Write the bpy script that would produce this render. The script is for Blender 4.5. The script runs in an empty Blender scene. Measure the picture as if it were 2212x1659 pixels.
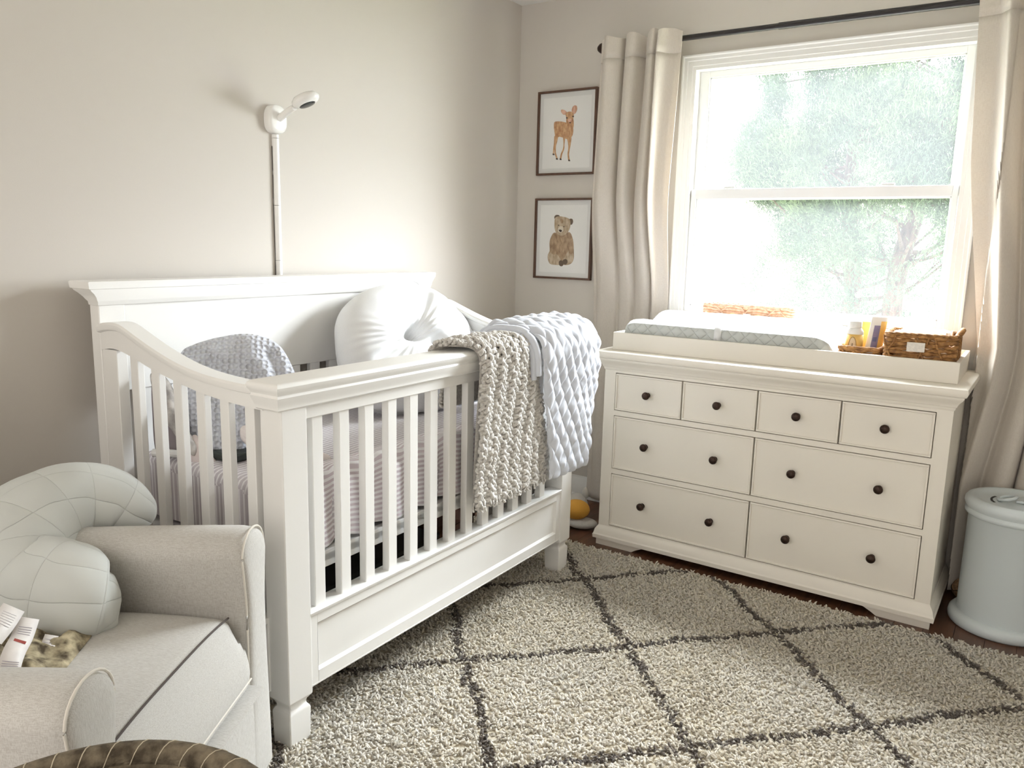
import bpy, bmesh, math, random
import numpy as np
from mathutils import Vector, Matrix
random.seed(7); rng = np.random.default_rng(7)
S = bpy.context.scene; COL = S.collection
PI = math.pi

# ------------------------------------------------------------------ camera
CP = np.array([2.3085, -3.4773, 1.2848])
def cam_axes(yaw=33.6431, pitch=-10.1062, roll=1.3522):
    y, p, r = (math.radians(a) for a in (yaw, pitch, roll))
    F = np.array([-math.sin(y)*math.cos(p), math.cos(y)*math.cos(p), math.sin(p)])
    R = np.cross(F, [0, 0, 1]); R /= np.linalg.norm(R); U = np.cross(R, F)
    return math.cos(r)*R+math.sin(r)*U, -math.sin(r)*R+math.cos(r)*U, F
CR, CU, CF = cam_axes()
cd = bpy.data.cameras.new('camera'); cam = bpy.data.objects.new('camera', cd); COL.objects.link(cam)
cd.sensor_width = 36; cd.lens = 1707.34*36/2212; cd.clip_start = .02; cd.clip_end = 200
m = Matrix(((CR[0], CU[0], -CF[0], CP[0]), (CR[1], CU[1], -CF[1], CP[1]), (CR[2], CU[2], -CF[2], CP[2]), (0, 0, 0, 1)))
cam.matrix_world = m; S.camera = cam

# ------------------------------------------------------------------ light and exposure
S.view_settings.view_transform = 'Standard'; S.view_settings.look = 'None'
S.view_settings.gamma = 1; S.view_settings.use_curve_mapping = False
S.view_settings.exposure = 0.12
SKY_FRONT, SKY_BACK, SKY_HIGH = 30.0, 2.15, 58.0
w = bpy.data.worlds.new('daylight'); S.world = w; w.use_nodes = True
nt = w.node_tree; nt.nodes.clear()
def nn(t, k, **kw):
    n = t.nodes.new(k)
    for a, b in kw.items(): setattr(n, a, b)
    return n
tc = nn(nt, 'ShaderNodeTexCoord'); sp = nn(nt, 'ShaderNodeSeparateXYZ'); nt.links.new(tc.outputs['Generated'], sp.inputs[0])
mr = nn(nt, 'ShaderNodeMapRange'); mr.interpolation_type = 'SMOOTHSTEP'
nt.links.new(sp.outputs['Y'], mr.inputs['Value'])
for k, v in zip(('From Min', 'From Max', 'To Min', 'To Max'), (.12, .5, SKY_BACK, SKY_FRONT)): mr.inputs[k].default_value = v
mc = nn(nt, 'ShaderNodeMapRange'); nt.links.new(sp.outputs['Y'], mc.inputs['Value']); mc.inputs['From Min'].default_value = .1; mc.inputs['From Max'].default_value = .5
mx = nn(nt, 'ShaderNodeMixRGB'); nt.links.new(mc.outputs[0], mx.inputs[0]); mx.inputs[1].default_value = (1, .955, .895, 1); mx.inputs[2].default_value = (.90, .95, 1, 1)
bg = nn(nt, 'ShaderNodeBackground'); nt.links.new(mx.outputs[0], bg.inputs[0]); 
me_ = nn(nt, 'ShaderNodeMapRange'); me_.interpolation_type = 'SMOOTHSTEP'; nt.links.new(sp.outputs['Z'], me_.inputs['Value'])   # sky brighter higher up, on the window side
for k, v in zip(('From Min', 'From Max', 'To Min', 'To Max'), (.12, .5, 0, SKY_HIGH)): me_.inputs[k].default_value = v
ml = nn(nt, 'ShaderNodeMath', operation='MULTIPLY_ADD'); nt.links.new(me_.outputs[0], ml.inputs[0]); nt.links.new(mc.outputs[0], ml.inputs[1]); nt.links.new(mr.outputs[0], ml.inputs[2])
nt.links.new(ml.outputs[0], bg.inputs[1])
wo = nn(nt, 'ShaderNodeOutputWorld'); nt.links.new(bg.outputs[0], wo.inputs[0])
def portal(name, loc, rot, sx, sy):
    l = bpy.data.lights.new(name, 'AREA'); l.shape = 'RECTANGLE'; l.size = sx; l.size_y = sy; l.cycles.is_portal = True
    o = bpy.data.objects.new(name, l); COL.objects.link(o); o.location = loc; o.rotation_euler = rot
portal('window_portal', (1.465, .14, 1.51), (-PI/2, 0, 0), 1.1, 1.12)
portal('room_portal', (1.4, -4.95, 1.22), (PI/2, 0, 0), 3.4, 2.5)
S.cycles.use_denoising = True; S.cycles.denoiser = 'OPENIMAGEDENOISE'
S.cycles.use_adaptive_sampling = True; S.cycles.adaptive_threshold = .02
S.cycles.max_bounces = 7; S.cycles.diffuse_bounces = 4; S.cycles.glossy_bounces = 3; S.cycles.transparent_max_bounces = 8
S.cycles.sample_clamp_indirect = 6

# ------------------------------------------------------------------ helpers
def srgb(r, g, b):
    f = lambda c: (c/255/12.92) if c/255 <= .04045 else ((c/255+.055)/1.055)**2.4
    return (f(r), f(g), f(b), 1)
def mat(name, col, rough=.6, var=0, vscale=8, bump=0, bscale=200, bdist=.001, metal=0, coat=0, spec=.5, sheen=0, trans=0, detail=3, stretch=None, col2=None):
    M = bpy.data.materials.new(name); M.use_nodes = True; t = M.node_tree; b = t.nodes['Principled BSDF']
    b.inputs['Base Color'].default_value = col; b.inputs['Roughness'].default_value = rough
    b.inputs['Metallic'].default_value = metal; b.inputs['Coat Weight'].default_value = coat
    b.inputs['Specular IOR Level'].default_value = spec; b.inputs['Sheen Weight'].default_value = sheen
    co = nn(t, 'ShaderNodeTexCoord'); src = co.outputs['Object']
    if stretch:
        mp = nn(t, 'ShaderNodeMapping'); mp.inputs['Scale'].default_value = stretch; t.links.new(src, mp.inputs[0]); src = mp.outputs[0]
    if var or col2:
        n = nn(t, 'ShaderNodeTexNoise'); n.inputs['Scale'].default_value = vscale; n.inputs['Detail'].default_value = detail; t.links.new(src, n.inputs[0])
        r = nn(t, 'ShaderNodeValToRGB'); r.color_ramp.elements[0].position = .35; r.color_ramp.elements[1].position = .65
        c2 = col2 or tuple(c*(1-var) for c in col[:3])+(1,)
        r.color_ramp.elements[0].color = c2; r.color_ramp.elements[1].color = col if col2 else tuple(min(1, c*(1+var*.5)) for c in col[:3])+(1,)
        t.links.new(n.outputs[0], r.inputs[0]); t.links.new(r.outputs[0], b.inputs['Base Color'])
    if bump:
        n2 = nn(t, 'ShaderNodeTexNoise'); n2.inputs['Scale'].default_value = bscale; n2.inputs['Detail'].default_value = 2; t.links.new(src, n2.inputs[0])
        bp = nn(t, 'ShaderNodeBump'); bp.inputs['Strength'].default_value = bump; bp.inputs['Distance'].default_value = bdist
        t.links.new(n2.outputs[0], bp.inputs['Height']); t.links.new(bp.outputs[0], b.inputs['Normal'])
    if trans:
        tr = nn(t, 'ShaderNodeBsdfTranslucent'); tr.inputs[0].default_value = col
        ms = nn(t, 'ShaderNodeMixShader'); ms.inputs[0].default_value = trans
        t.links.new(b.outputs[0], ms.inputs[1]); t.links.new(tr.outputs[0], ms.inputs[2]); t.links.new(ms.outputs[0], t.nodes['Material Output'].inputs[0])
    return M
def weave(name, col, col2, s=900, rough=.9, bump=.4, slub=True):
    """woven cloth: crossed thread noise"""
    M = mat(name, col, rough, sheen=.15); t = M.node_tree; b = t.nodes['Principled BSDF']; co = nn(t, 'ShaderNodeTexCoord')
    outs = []
    for sc in ((s*.06, s, s), (s, s*.06, s)) if False else ((s*.05, s*.4, s*.6), (s*.5, s*.5, s*.04)):
        mp = nn(t, 'ShaderNodeMapping'); mp.inputs['Scale'].default_value = sc; t.links.new(co.outputs['Object'], mp.inputs[0])
        n = nn(t, 'ShaderNodeTexNoise'); n.inputs['Scale'].default_value = 1; n.inputs['Detail'].default_value = 2; t.links.new(mp.outputs[0], n.inputs[0]); outs.append(n.outputs[0])
    a = nn(t, 'ShaderNodeMath', operation='ADD'); t.links.new(outs[0], a.inputs[0]); t.links.new(outs[1], a.inputs[1])
    r = nn(t, 'ShaderNodeValToRGB'); r.color_ramp.elements[0].position = .75; r.color_ramp.elements[1].position = 1.2 if False else 1.0
    h = nn(t, 'ShaderNodeMath', operation='MULTIPLY'); h.inputs[1].default_value = .9; t.links.new(a.outputs[0], h.inputs[0])
    r.color_ramp.elements[0].color = col2; r.color_ramp.elements[1].color = col; t.links.new(h.outputs[0], r.inputs[0]); t.links.new(r.outputs[0], b.inputs['Base Color'])
    bp = nn(t, 'ShaderNodeBump'); bp.inputs['Strength'].default_value = bump; bp.inputs['Distance'].default_value = .0006; t.links.new(a.outputs[0], bp.inputs['Height']); t.links.new(bp.outputs[0], b.inputs['Normal'])
    return M

class MB:
    def __init__(s): s.v = []; s.f = []; s.uv = None
    def add(s, vs, fs):
        n = len(s.v); s.v += [tuple(map(float, p)) for p in vs]; s.f += [tuple(i+n for i in f) for f in fs]; return s
    def box(s, x0, x1, y0, y1, z0, z1):
        return s.add([(x0,y0,z0),(x1,y0,z0),(x1,y1,z0),(x0,y1,z0),(x0,y0,z1),(x1,y0,z1),(x1,y1,z1),(x0,y1,z1)],
                     [(0,3,2,1),(4,5,6,7),(0,1,5,4),(1,2,6,5),(2,3,7,6),(3,0,4,7)])
    def stack(s, L):
        """stacked rectangles (z,x0,x1,y0,y1): a moulded block"""
        vs = []; fs = []
        for z, x0, x1, y0, y1 in L: vs += [(x0,y0,z),(x1,y0,z),(x1,y1,z),(x0,y1,z)]
        fs.append((3,2,1,0)); n = len(L)
        for k in range(n-1):
            a = 4*k
            for i in range(4): j = (i+1) % 4; fs.append((a+i, a+j, a+4+j, a+4+i))
        a = 4*(n-1); fs.append((a, a+1, a+2, a+3)); return s.add(vs, fs)
    def prism(s, poly, ax, a0, a1):
        """polygon extruded along axis ax; poly in the other two axes (in xyz order)"""
        def P(p, a):
            q = list(p); q.insert(ax, a); return q
        n = len(poly); vs = [P(p, a0) for p in poly]+[P(p, a1) for p in poly]
        fs = [tuple(range(n))[::-1], tuple(range(n, 2*n))]+[(i, (i+1) % n, n+(i+1) % n, n+i) for i in range(n)]
        return s.add(vs, fs)
    def tube(s, path, r, seg=10, flat=1.0, up=(0, 0, 1), cap=True):
        P = [np.array(p, float) for p in path]; n = len(P); rr = r if hasattr(r, '__len__') else [r]*n
        vs = []; fs = []; u = np.array(up, float)
        for i in range(n):
            t = P[min(i+1, n-1)]-P[max(i-1, 0)]; t /= np.linalg.norm(t)+1e-12
            a = np.cross(u, t)
            if np.linalg.norm(a) < 1e-3: a = np.cross((1, 0.1, 0), t)
            a /= np.linalg.norm(a); b = np.cross(t, a)
            for k in range(seg):
                th = 2*PI*k/seg; vs.append(P[i]+rr[i]*(math.cos(th)*a*1+math.sin(th)*b*flat))
        for i in range(n-1):
            for k in range(seg): j = (k+1) % seg; fs.append((i*seg+k, i*seg+j, (i+1)*seg+j, (i+1)*seg+k))
        if cap: fs += [tuple(range(seg))[::-1], tuple((n-1)*seg+k for k in range(seg))]
        return s.add(vs, fs)
    def lathe(s, prof, c=(0, 0, 0), seg=32, ax=2, sx=1, sy=1, cap=True):
        vs = []; fs = []; n = len(prof)
        for r, h in prof:
            for k in range(seg):
                th = 2*PI*k/seg; p = [r*math.cos(th)*sx, r*math.sin(th)*sy]; p.insert(ax, h); vs.append([p[i]+c[i] for i in range(3)])
        for i in range(n-1):
            for k in range(seg): j = (k+1) % seg; fs.append((i*seg+k, i*seg+j, (i+1)*seg+j, (i+1)*seg+k))
        if cap: fs += [tuple(range(seg))[::-1], tuple((n-1)*seg+k for k in range(seg))]
        return s.add(vs, fs)
    def grid(s, A, closeu=False, closev=False):
        """A: (nu,nv,3)"""
        nu, nv = A.shape[:2]; vs = A.reshape(-1, 3).tolist(); fs = []
        for i in range(nu-(0 if closeu else 1)):
            for j in range(nv-(0 if closev else 1)):
                a, b = i, (i+1) % nu; c, d = j, (j+1) % nv; fs.append((a*nv+c, b*nv+c, b*nv+d, a*nv+d))
        return s.add(vs, fs)
    def build(s, name, M, parent=None, bevel=0, smooth=35, sub=0, solid=0, uv=None, fixn=False, bseg=2):
        me = bpy.data.meshes.new(name); off = parent['_off'] if parent is not None and '_off' in parent else (0, 0, 0)
        V = np.array(s.v)-np.array(off); me.from_pydata(V.tolist(), [], s.f)
        if uv is not None:
            l = me.uv_layers.new(name='UVMap'); idx = np.zeros(len(me.loops), int); me.loops.foreach_get('vertex_index', idx)
            l.data.foreach_set('uv', np.asarray(uv)[idx].astype(np.float32).ravel())
        me.validate(); 
        if fixn:
            bm = bmesh.new(); bm.from_mesh(me); bmesh.ops.recalc_face_normals(bm, faces=bm.faces); bm.to_mesh(me); bm.free()
        me.materials.append(M); me.polygons.foreach_set('use_smooth', [True]*len(me.polygons))
        o = bpy.data.objects.new(name, me); COL.objects.link(o)
        if parent is not None: o.parent = parent; o['_off'] = tuple(off)
        if sub:
            d = o.modifiers.new('sub', 'SUBSURF'); d.levels = d.render_levels = sub
        if solid:
            d = o.modifiers.new('solid', 'SOLIDIFY'); d.thickness = solid; d.offset = 0
        if bevel:
            d = o.modifiers.new('bevel', 'BEVEL'); d.width = bevel; d.segments = bseg; d.limit_method = 'ANGLE'; d.angle_limit = math.radians(30)
        if smooth and not sub: me.set_sharp_from_angle(angle=math.radians(smooth))
        return o
def thing(name, label, cat, loc=(0, 0, 0), rotz=0, group=None, nominal=True):
    o = bpy.data.objects.new(name, None); COL.objects.link(o); o.location = loc; o.rotation_euler = (0, 0, rotz); o.empty_display_size = .05
    o['label'] = label; o['category'] = cat; o['_off'] = tuple(loc) if nominal else (0., 0., 0.)
    if group: o['group'] = group
    return o
def tag(o, label, cat, group=None, kind=None):
    o['label'] = label; o['category'] = cat
    if group: o['group'] = group
    if kind: o['kind'] = kind
    return o
def struct(o): o['kind'] = 'structure'; return o
def recenter(o):
    """put a single-mesh object's origin at its base"""
    me = o.data; n = len(me.vertices); a = np.zeros(n*3, np.float32); me.vertices.foreach_get('co', a); a = a.reshape(-1, 3)
    c = np.array([(a[:, 0].min()+a[:, 0].max())/2, (a[:, 1].min()+a[:, 1].max())/2, a[:, 2].min()])
    me.vertices.foreach_set('co', (a-c).astype(np.float32).ravel()); o.location = c.tolist(); return o
def cat(P, n, closed=False):
    """Catmull-Rom through points"""
    P = np.array(P, float); m = len(P); out = []
    segs = m if closed else m-1
    for i in range(segs):
        p0 = P[(i-1) % m] if closed or i else 2*P[0]-P[1]; p1 = P[i]; p2 = P[(i+1) % m]
        p3 = P[(i+2) % m] if closed or i+2 < m else 2*P[-1]-P[-2]
        for k in range(n):
            t = k/n; out.append(.5*((2*p1)+(-p0+p2)*t+(2*p0-5*p1+4*p2-p3)*t*t+(-p0+3*p1-3*p2+p3)*t**3))
    if not closed: out.append(P[-1])
    return np.array(out)
def vnoise(x, y, s=1.0, seed=0):
    """smooth value noise on arrays"""
    r = np.random.default_rng(seed); T = r.random((64, 64))
    x = np.asarray(x)*s+100; y = np.asarray(y)*s+100; xi = np.floor(x).astype(int); yi = np.floor(y).astype(int); fx = x-xi; fy = y-yi
    fx = fx*fx*(3-2*fx); fy = fy*fy*(3-2*fy); g = lambda a, b: T[a % 64, b % 64]
    return (g(xi, yi)*(1-fx)+g(xi+1, yi)*fx)*(1-fy)+(g(xi, yi+1)*(1-fx)+g(xi+1, yi+1)*fx)*fy
def rays(px, py):
    d = CF+(px-1106)/1707.34*CR-(py-829.5)/1707.34*CU
    return d
def un(px, py, ax, val):
    d = rays(px, py); t = (val-CP[ax])/d[ax]; return CP+t*d
def fastmesh(name, V, F, M, parent=None, smooth=False):
    """V (n,3), F (m,3|4) numpy"""
    me = bpy.data.meshes.new(name); k = F.shape[1]
    me.vertices.add(len(V)); me.vertices.foreach_set('co', V.astype(np.float32).ravel())
    me.loops.add(F.size); me.loops.foreach_set('vertex_index', F.astype(np.int32).ravel())
    me.polygons.add(len(F)); me.polygons.foreach_set('loop_start', np.arange(0, F.size, k, dtype=np.int32))
    me.update(calc_edges=True); me.validate(); me.materials.append(M)
    if smooth: me.polygons.foreach_set('use_smooth', [True]*len(F))
    o = bpy.data.objects.new(name, me); COL.objects.link(o)
    if parent is not None: o.parent = parent
    return o

# ------------------------------------------------------------------ materials
WALL = mat('greige wall paint', srgb(203, 196, 187), .75, bump=.15, bscale=350, bdist=.0008)
CEIL = mat('white ceiling paint', srgb(236, 234, 230), .9, bump=.1, bscale=200)
TRIM = mat('white trim paint', srgb(240, 239, 236), .35)
WHITE = mat('off white furniture paint', srgb(240, 238, 234), .38, bump=.05, bscale=120)
DRES = mat('warm white dresser paint', srgb(234, 227, 215), .42, bump=.08, bscale=300)
VINYL = mat('white vinyl', srgb(240, 240, 240), .3)
BRONZE = mat('dark bronze', srgb(62, 46, 38), .35, metal=.7, var=.5, vscale=300)
RODM = mat('black rod metal', srgb(40, 36, 35), .4, metal=.5)

# ------------------------------------------------------------------ room
b = MB().box(-.1, 0, -5, .12, 0, 2.44); struct(b.build('wall_left', WALL))
WX0, WX1, WZ0, WZ1 = .925, 2.005, .972, 2.055
b = MB(); b.box(0, WX0, 0, .12, 0, 2.44); b.box(WX1, 3.1, 0, .12, 0, 2.44); b.box(WX0, WX1, 0, .12, 0, WZ0); b.box(WX0, WX1, 0, .12, WZ1, 2.44)
struct(b.build('wall_back', WALL))
struct(MB().box(3.0, 3.1, -5, 0, 0, 2.44).build('wall_right', WALL))
struct(MB().box(-.1, 3.1, -5, .12, 2.44, 2.54).build('ceiling', CEIL))
# wood floor with planks
FW = mat('dark wood floor', srgb(92, 62, 44), .35, var=.4, vscale=3, stretch=(14, 1.2, 1), bump=.1, bscale=20)
b = MB()
for i in range(35):
    x = -.1+i*.0915; b.box(x+.0006, x+.0909, -5, .0, -.02, 0)
b.box(-.1, 3.1, -5, .12, -.12, -.019); struct(b.build('floor', FW))
def baseboard(name, pts):
    o = MB(); o.v = []
    (xa, ya, xb, yb) = pts; prof = [(0, 0), (.022, 0), (.022, .012), (.016, .02), (.014, .022), (.014, .078), (.011, .084), (.011, .09), (.006, .1), (.004, .112), (0, .112)]
    if ya == yb: o.prism([(ya-d, z) for d, z in prof], 0, xa, xb)
    else: o.prism([(xa+d*(1 if xa < 1 else -1), z) for d, z in prof], 1, ya, yb)
    return struct(o.build(name, TRIM, fixn=True))
baseboard('baseboard_back', (0, 0, 3, 0)); baseboard('baseboard_left', (0, -5, 0, -.022)); baseboard('baseboard_right', (3, -5, 3, -.022))

# window: casing, sashes, glass
def casing(o, x0, x1, z0, z1, prof, botopen=False):
    """profile (outward offset, proud) swept round the four sides"""
    for k in range(len(prof)-1):
        (a0, d0), (a1, d1) = prof[k], prof[k+1]
        R = []
        for a, d in ((a0, d0), (a1, d1)): R.append([(x0-a, -d, z0-a), (x1+a, -d, z0-a), (x1+a, -d, z1+a), (x0-a, -d, z1+a)])
        o.add(R[0]+R[1], [(i, (i+1) % 4, 4+(i+1) % 4, 4+i) for i in range(4)])
win = bpy.data.objects.new('window_1', None); COL.objects.link(win); win['kind'] = 'structure'; win['_off'] = (0., 0., 0.)
o = MB(); casing(o, WX0, WX1, WZ0, WZ1, [(-.006, -.1), (-.006, .010), (.008, .010), (.010, .013), (.03, .013), (.033, .017), (.045, .018), (.05, .022), (.056, .022), (.058, 0)])
o.build('casing', TRIM, win, fixn=True)
def sash(name, x0, x1, z0, z1, gx0, gx1, gz0, gz1, y0, y1):
    o = MB(); o.box(x0, gx0, y0, y1, z0, z1); o.box(gx1, x1, y0, y1, z0, z1); o.box(gx0, gx1, y0, y1, z0, gz0); o.box(gx0, gx1, y0, y1, gz1, z1)
    e = .006
    for q in ((gx0, gx0+e, gz0, gz1), (gx1-e, gx1, gz0, gz1), (gx0, gx1, gz0, gz0+e), (gx0, gx1, gz1-e, gz1)): o.box(q[0], q[1], y0+.008, y1-.004, q[2], q[3])
    return o.build(name, VINYL, win, bevel=.0015)
up = sash('upper_sash', WX0+.006, WX1-.006, 1.503, WZ1-.006, .975, 1.966, 1.52, 2.023, .045, .075)
lo = sash('lower_sash', WX0+.010, WX1-.010, WZ0+.006, 1.541, .958, 1.974, 1.0225, 1.499, .008, .038)
GL = bpy.data.materials.new('window glass with flare veil'); GL.use_nodes = True; t = GL.node_tree; t.nodes.clear()
tr = nn(t, 'ShaderNodeBsdfTransparent'); tr.inputs[0].default_value = (.97, .98, .98, 1); gl = nn(t, 'ShaderNodeBsdfGlossy'); gl.inputs['Roughness'].default_value = .02
tl = nn(t, 'ShaderNodeBsdfTranslucent'); tl.inputs[0].default_value = (.95, .97, 1, 1)  # faint translucent veil mixed into the pane stands in for lens flare haze
no = nn(t, 'ShaderNodeTexNoise'); no.inputs['Scale'].default_value = 3; mrr = nn(t, 'ShaderNodeMapRange'); t.links.new(no.outputs[0], mrr.inputs[0]); mrr.inputs['To Min'].default_value = .010; mrr.inputs['To Max'].default_value = .015
m1 = nn(t, 'ShaderNodeMixShader'); t.links.new(mrr.outputs[0], m1.inputs[0]); t.links.new(tr.outputs[0], m1.inputs[1]); t.links.new(tl.outputs[0], m1.inputs[2])
m2 = nn(t, 'ShaderNodeMixShader'); m2.inputs[0].default_value = .006; t.links.new(m1.outputs[0], m2.inputs[1]); t.links.new(gl.outputs[0], m2.inputs[2])
t.links.new(m2.outputs[0], nn(t, 'ShaderNodeOutputMaterial').inputs[0])
MB().box(.972, 1.969, .058, .060, 1.517, 2.026).build('glass_pane', GL, win)
MB().box(.955, 1.977, .021, .023, 1.019, 1.502).build('glass_pane', GL, win)
MB().box(WX0-.004, WX1+.004, -.075, .03, .955, .9785).build('stool', TRIM, win, bevel=.004)
for x in (1.1, 1.74):   # sash locks on the meeting rail
    o = MB(); o.box(x-.03, x+.03, .012, .036, 1.541, 1.546); o.box(x-.018, x+.03, .014, .026, 1.546, 1.553); o.build('sash_lock', VINYL, win, bevel=.002)
o = MB(); 
for a in ((.966, .985, 1.489, 1.490), (.966, .985, 1.473, 1.474), (.966, .967, 1.473, 1.49), (.984, .985, 1.473, 1.49)): o.box(a[0], a[1], .0195, .0205, a[2], a[3])
o.build('glass_sticker', mat('grey print', srgb(190, 190, 185)), win)

# ------------------------------------------------------------------ outdoors
GR = mat('bright lawn', srgb(150, 155, 120), .9, var=.3, vscale=2)
o = MB().box(-12, 14, .12, 22, -.75, -.7).build('lawn', GR); o['kind'] = 'structure'
SID = mat('white siding', srgb(245, 245, 245), .6)
hs = thing('neighbour_house', 'white clapboard house with pale roof seen through left of window', 'house', (-3.2, 8, -.7))
o = MB()
for k in range(22): o.prism([(8.0, -.7+k*.15), (7.985, -.7+k*.15), (8.0, -.55+k*.15)], 0, -7, .9)
o.box(-7, .9, 8.0, 12, -.7, 2.6); o.build('siding', SID, hs)
MB().prism([(7.7, 2.55), (10, 3.9), (12.3, 2.55)], 0, -7.2, 1.1).build('roof', mat('pale roof shingle', srgb(225, 222, 220), .9, var=.1, vscale=20), hs, fixn=True)
# arborvitae
tree = thing('evergreen_tree', 'feathery evergreen tree with two brown trunks outside the window', 'tree', (1.2, 3.2, -.7))
BARK = mat('tree bark', srgb(96, 76, 70), .95, var=.4, vscale=12, stretch=(3, 3, .5), bump=.8, bscale=30, bdist=.01)
trunks = [[(1.05, 3.1, -.7), (1.03, 3.1, .4), (1.08, 3.08, 1.0), (1.0, 3.1, 1.6), (.98, 3.15, 2.2), (1.03, 3.2, 2.6)], [(1.33, 3.0, -.7), (1.38, 3.0, .7), (1.40, 3.0, 1.2), (1.5, 3.05, 1.7), (1.62, 3.1, 2.3), (1.64, 3.15, 2.6)]]
for p in trunks:
    c = cat(p, 6); MB().tube(c, np.linspace(.085, .035, len(c)), 10).build('trunk', BARK, tree)
o = MB()
brs = []
for k in range(60):
    tk = cat(trunks[k % 2], 6); i = rng.integers(9, len(tk)-2); p = tk[i]; a = rng.uniform(0, 2*PI); L = rng.uniform(.35, .95)*(1.15-.25*(p[2]))**.5 if p[2] < 4 else .4
    q = p+np.array([math.cos(a)*L*.5, math.sin(a)*L*.4, L*rng.uniform(.05, .4)]); r2 = p+np.array([math.cos(a)*L, math.sin(a)*L*.8, L*rng.uniform(.3, .8)])
    c = cat([p, q, r2], 5); o.tube(c, np.linspace(.02, .005, len(c)), 6); brs.append(c)
o.build('branches', BARK, tree)
LEAF = bpy.data.materials.new('evergreen foliage'); LEAF.use_nodes = True; t = LEAF.node_tree; bb = t.nodes['Principled BSDF']; bb.inputs['Roughness'].default_value = .8
co = nn(t, 'ShaderNodeTexCoord'); nz = nn(t, 'ShaderNodeTexNoise'); nz.inputs['Scale'].default_value = 3.0; t.links.new(co.outputs['Object'], nz.inputs[0])
rp = nn(t, 'ShaderNodeValToRGB'); rp.color_ramp.elements[0].position = .35; rp.color_ramp.elements[0].color = srgb(62, 80, 66); rp.color_ramp.elements[1].position = .7; rp.color_ramp.elements[1].color = srgb(92, 110, 78)
t.links.new(nz.outputs[0], rp.inputs[0]); t.links.new(rp.outputs[0], bb.inputs['Base Color'])
NB = 6000; cl = []
while len(cl) < NB:
    x, y, z = rng.uniform(.1, 2.9), rng.uniform(2.3, 4.0), rng.uniform(.2, 2.95)
    cx = 1.32; hw = 1.12 if z < 2.2 else 1.12*(1-((z-2.2)/1.7)**2)**.5 if z < 3.9 else 0
    if z < 1.6: hw = .85+.27*(z/1.6)
    lump = .16*math.sin(z*7+x*2)+.12*math.sin(z*3.1+1)
    d = ((x-cx)/(hw+lump+1e-6))**2+((y-3.15)/.8)**2
    if hw <= 0 or d > 1: continue
    dens = (.24+.70*min(1, max(0, (z-1.1)/.9)))*(1-.5*min(1, max(0, (z-2.3)/.5)))
    if math.sin(x*6.1+z*4.3)+math.sin(z*9.7-x*3.7)+math.sin(x*13+1) > (1.1 if z < 2.5 else .5): continue
    if d < .35 and rng.random() > .25: continue
    if rng.random() < dens*(.55 if d < .6 else 1): cl.append((x, y, z))
cl = np.array(cl); per = 66
base = np.repeat(cl, per, 0); out = base-np.array([1.32, 3.15, 1.2]); out /= np.linalg.norm(out, axis=1)[:, None]
n = len(base); cd_ = np.repeat(rng.normal(0, .45, (NB, 3)), per, 0)
d = out*.5+np.array([0, 0, .55])+cd_+rng.normal(0, .42, (n, 3)); d /= np.linalg.norm(d, axis=1)[:, None]
L = rng.uniform(.020, .056, n)[:, None]; side = np.cross(d, rng.normal(0, 1, (n, 3))); side /= np.linalg.norm(side, axis=1)[:, None]; wd = rng.uniform(.0017, .0038, n)[:, None]
base = base+rng.normal(0, .038, (n, 3)); mid = base+d*L*.5+np.array([0, 0, .006]); tip = base+d*L
V = np.stack([base, mid-side*wd, tip, mid+side*wd], 1).reshape(-1, 3)-np.array([1.2, 3.2, -.7]); F = np.arange(n*4).reshape(-1, 4)
fastmesh('foliage', V, F, LEAF, tree)
# ------------------------------------------------------------------ crib
crib = thing('baby_crib', 'white wooden crib with slatted sides and tall panelled headboard against the left wall', 'crib', (.6, -1.6, 0), .0109)
Y0, Y1 = -2.287, -.842
def rstack(o, L, x0, x1, y0, y1, fx0=1, fx1=1, fy0=1, fy1=1):
    return o.stack([(z, x0-e*fx0, x1+e*fx1, y0-e*fy0, y1+e*fy1) for z, e in L])
o = MB(); o.stack([(1.088, .084, .132, Y0-.002, Y1+.002), (1.098, .084, .136, Y0-.004, Y1+.004), (1.101, .08, .137, Y0-.006, Y1+.006), (1.110, .068, .137, Y0-.008, Y1+.008), (1.120, .056, .138, Y0-.014, Y1+.014),
         (1.128, .048, .138, Y0-.022, Y1+.022), (1.132, .046, .138, Y0-.024, Y1+.024), (1.134, .040, .140, Y0-.028, Y1+.028), (1.151, .038, .140, Y0-.03, Y1+.03), (1.154, .041, .138, Y0-.027, Y1+.027)])
o.build('headboard_crown', WHITE, crib, smooth=25)
for a in (Y0, Y1-.077): MB().box(.085, .1285, a, a+.077, .0, 1.089).build('headboard_post', WHITE, crib, bevel=.0025)
MB().box(.092, .124, Y0+.077, Y1-.077, .838, 1.089).build('headboard_panel', WHITE, crib, bevel=.002)
MB().box(.092, .124, Y0+.077, Y1-.077, .30, .37).build('headboard_lower_rail', WHITE, crib, bevel=.002)
for k in range(13):
    y = -1.511-.0935*7+.0935*k
    if y+.046 > Y1-.077: continue
    MB().box(.1, .12, y, y+.046, .36, .842).build('slat', WHITE, crib, bevel=.002)
topc = [(.13, 1.036), (.16, 1.043), (.19, 1.046), (.22, 1.046), (.248, 1.041), (.296, 1.024), (.363, 1.0), (.427, .980), (.489, .964), (.55, .953), (.61, .946), (.70, .941), (.80, .940)]
botc = [(.13, .964), (.16, .970), (.197, .972), (.24, .966), (.302, .951), (.356, .936), (.446, .917), (.534, .901), (.624, .890), (.72, .884), (.80, .882)]
TC = cat([(x, z, 0) for x, z in topc], 4)[:, :2]; BC = cat([(x, z, 0) for x, z in botc], 4)[:, :2]
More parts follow.
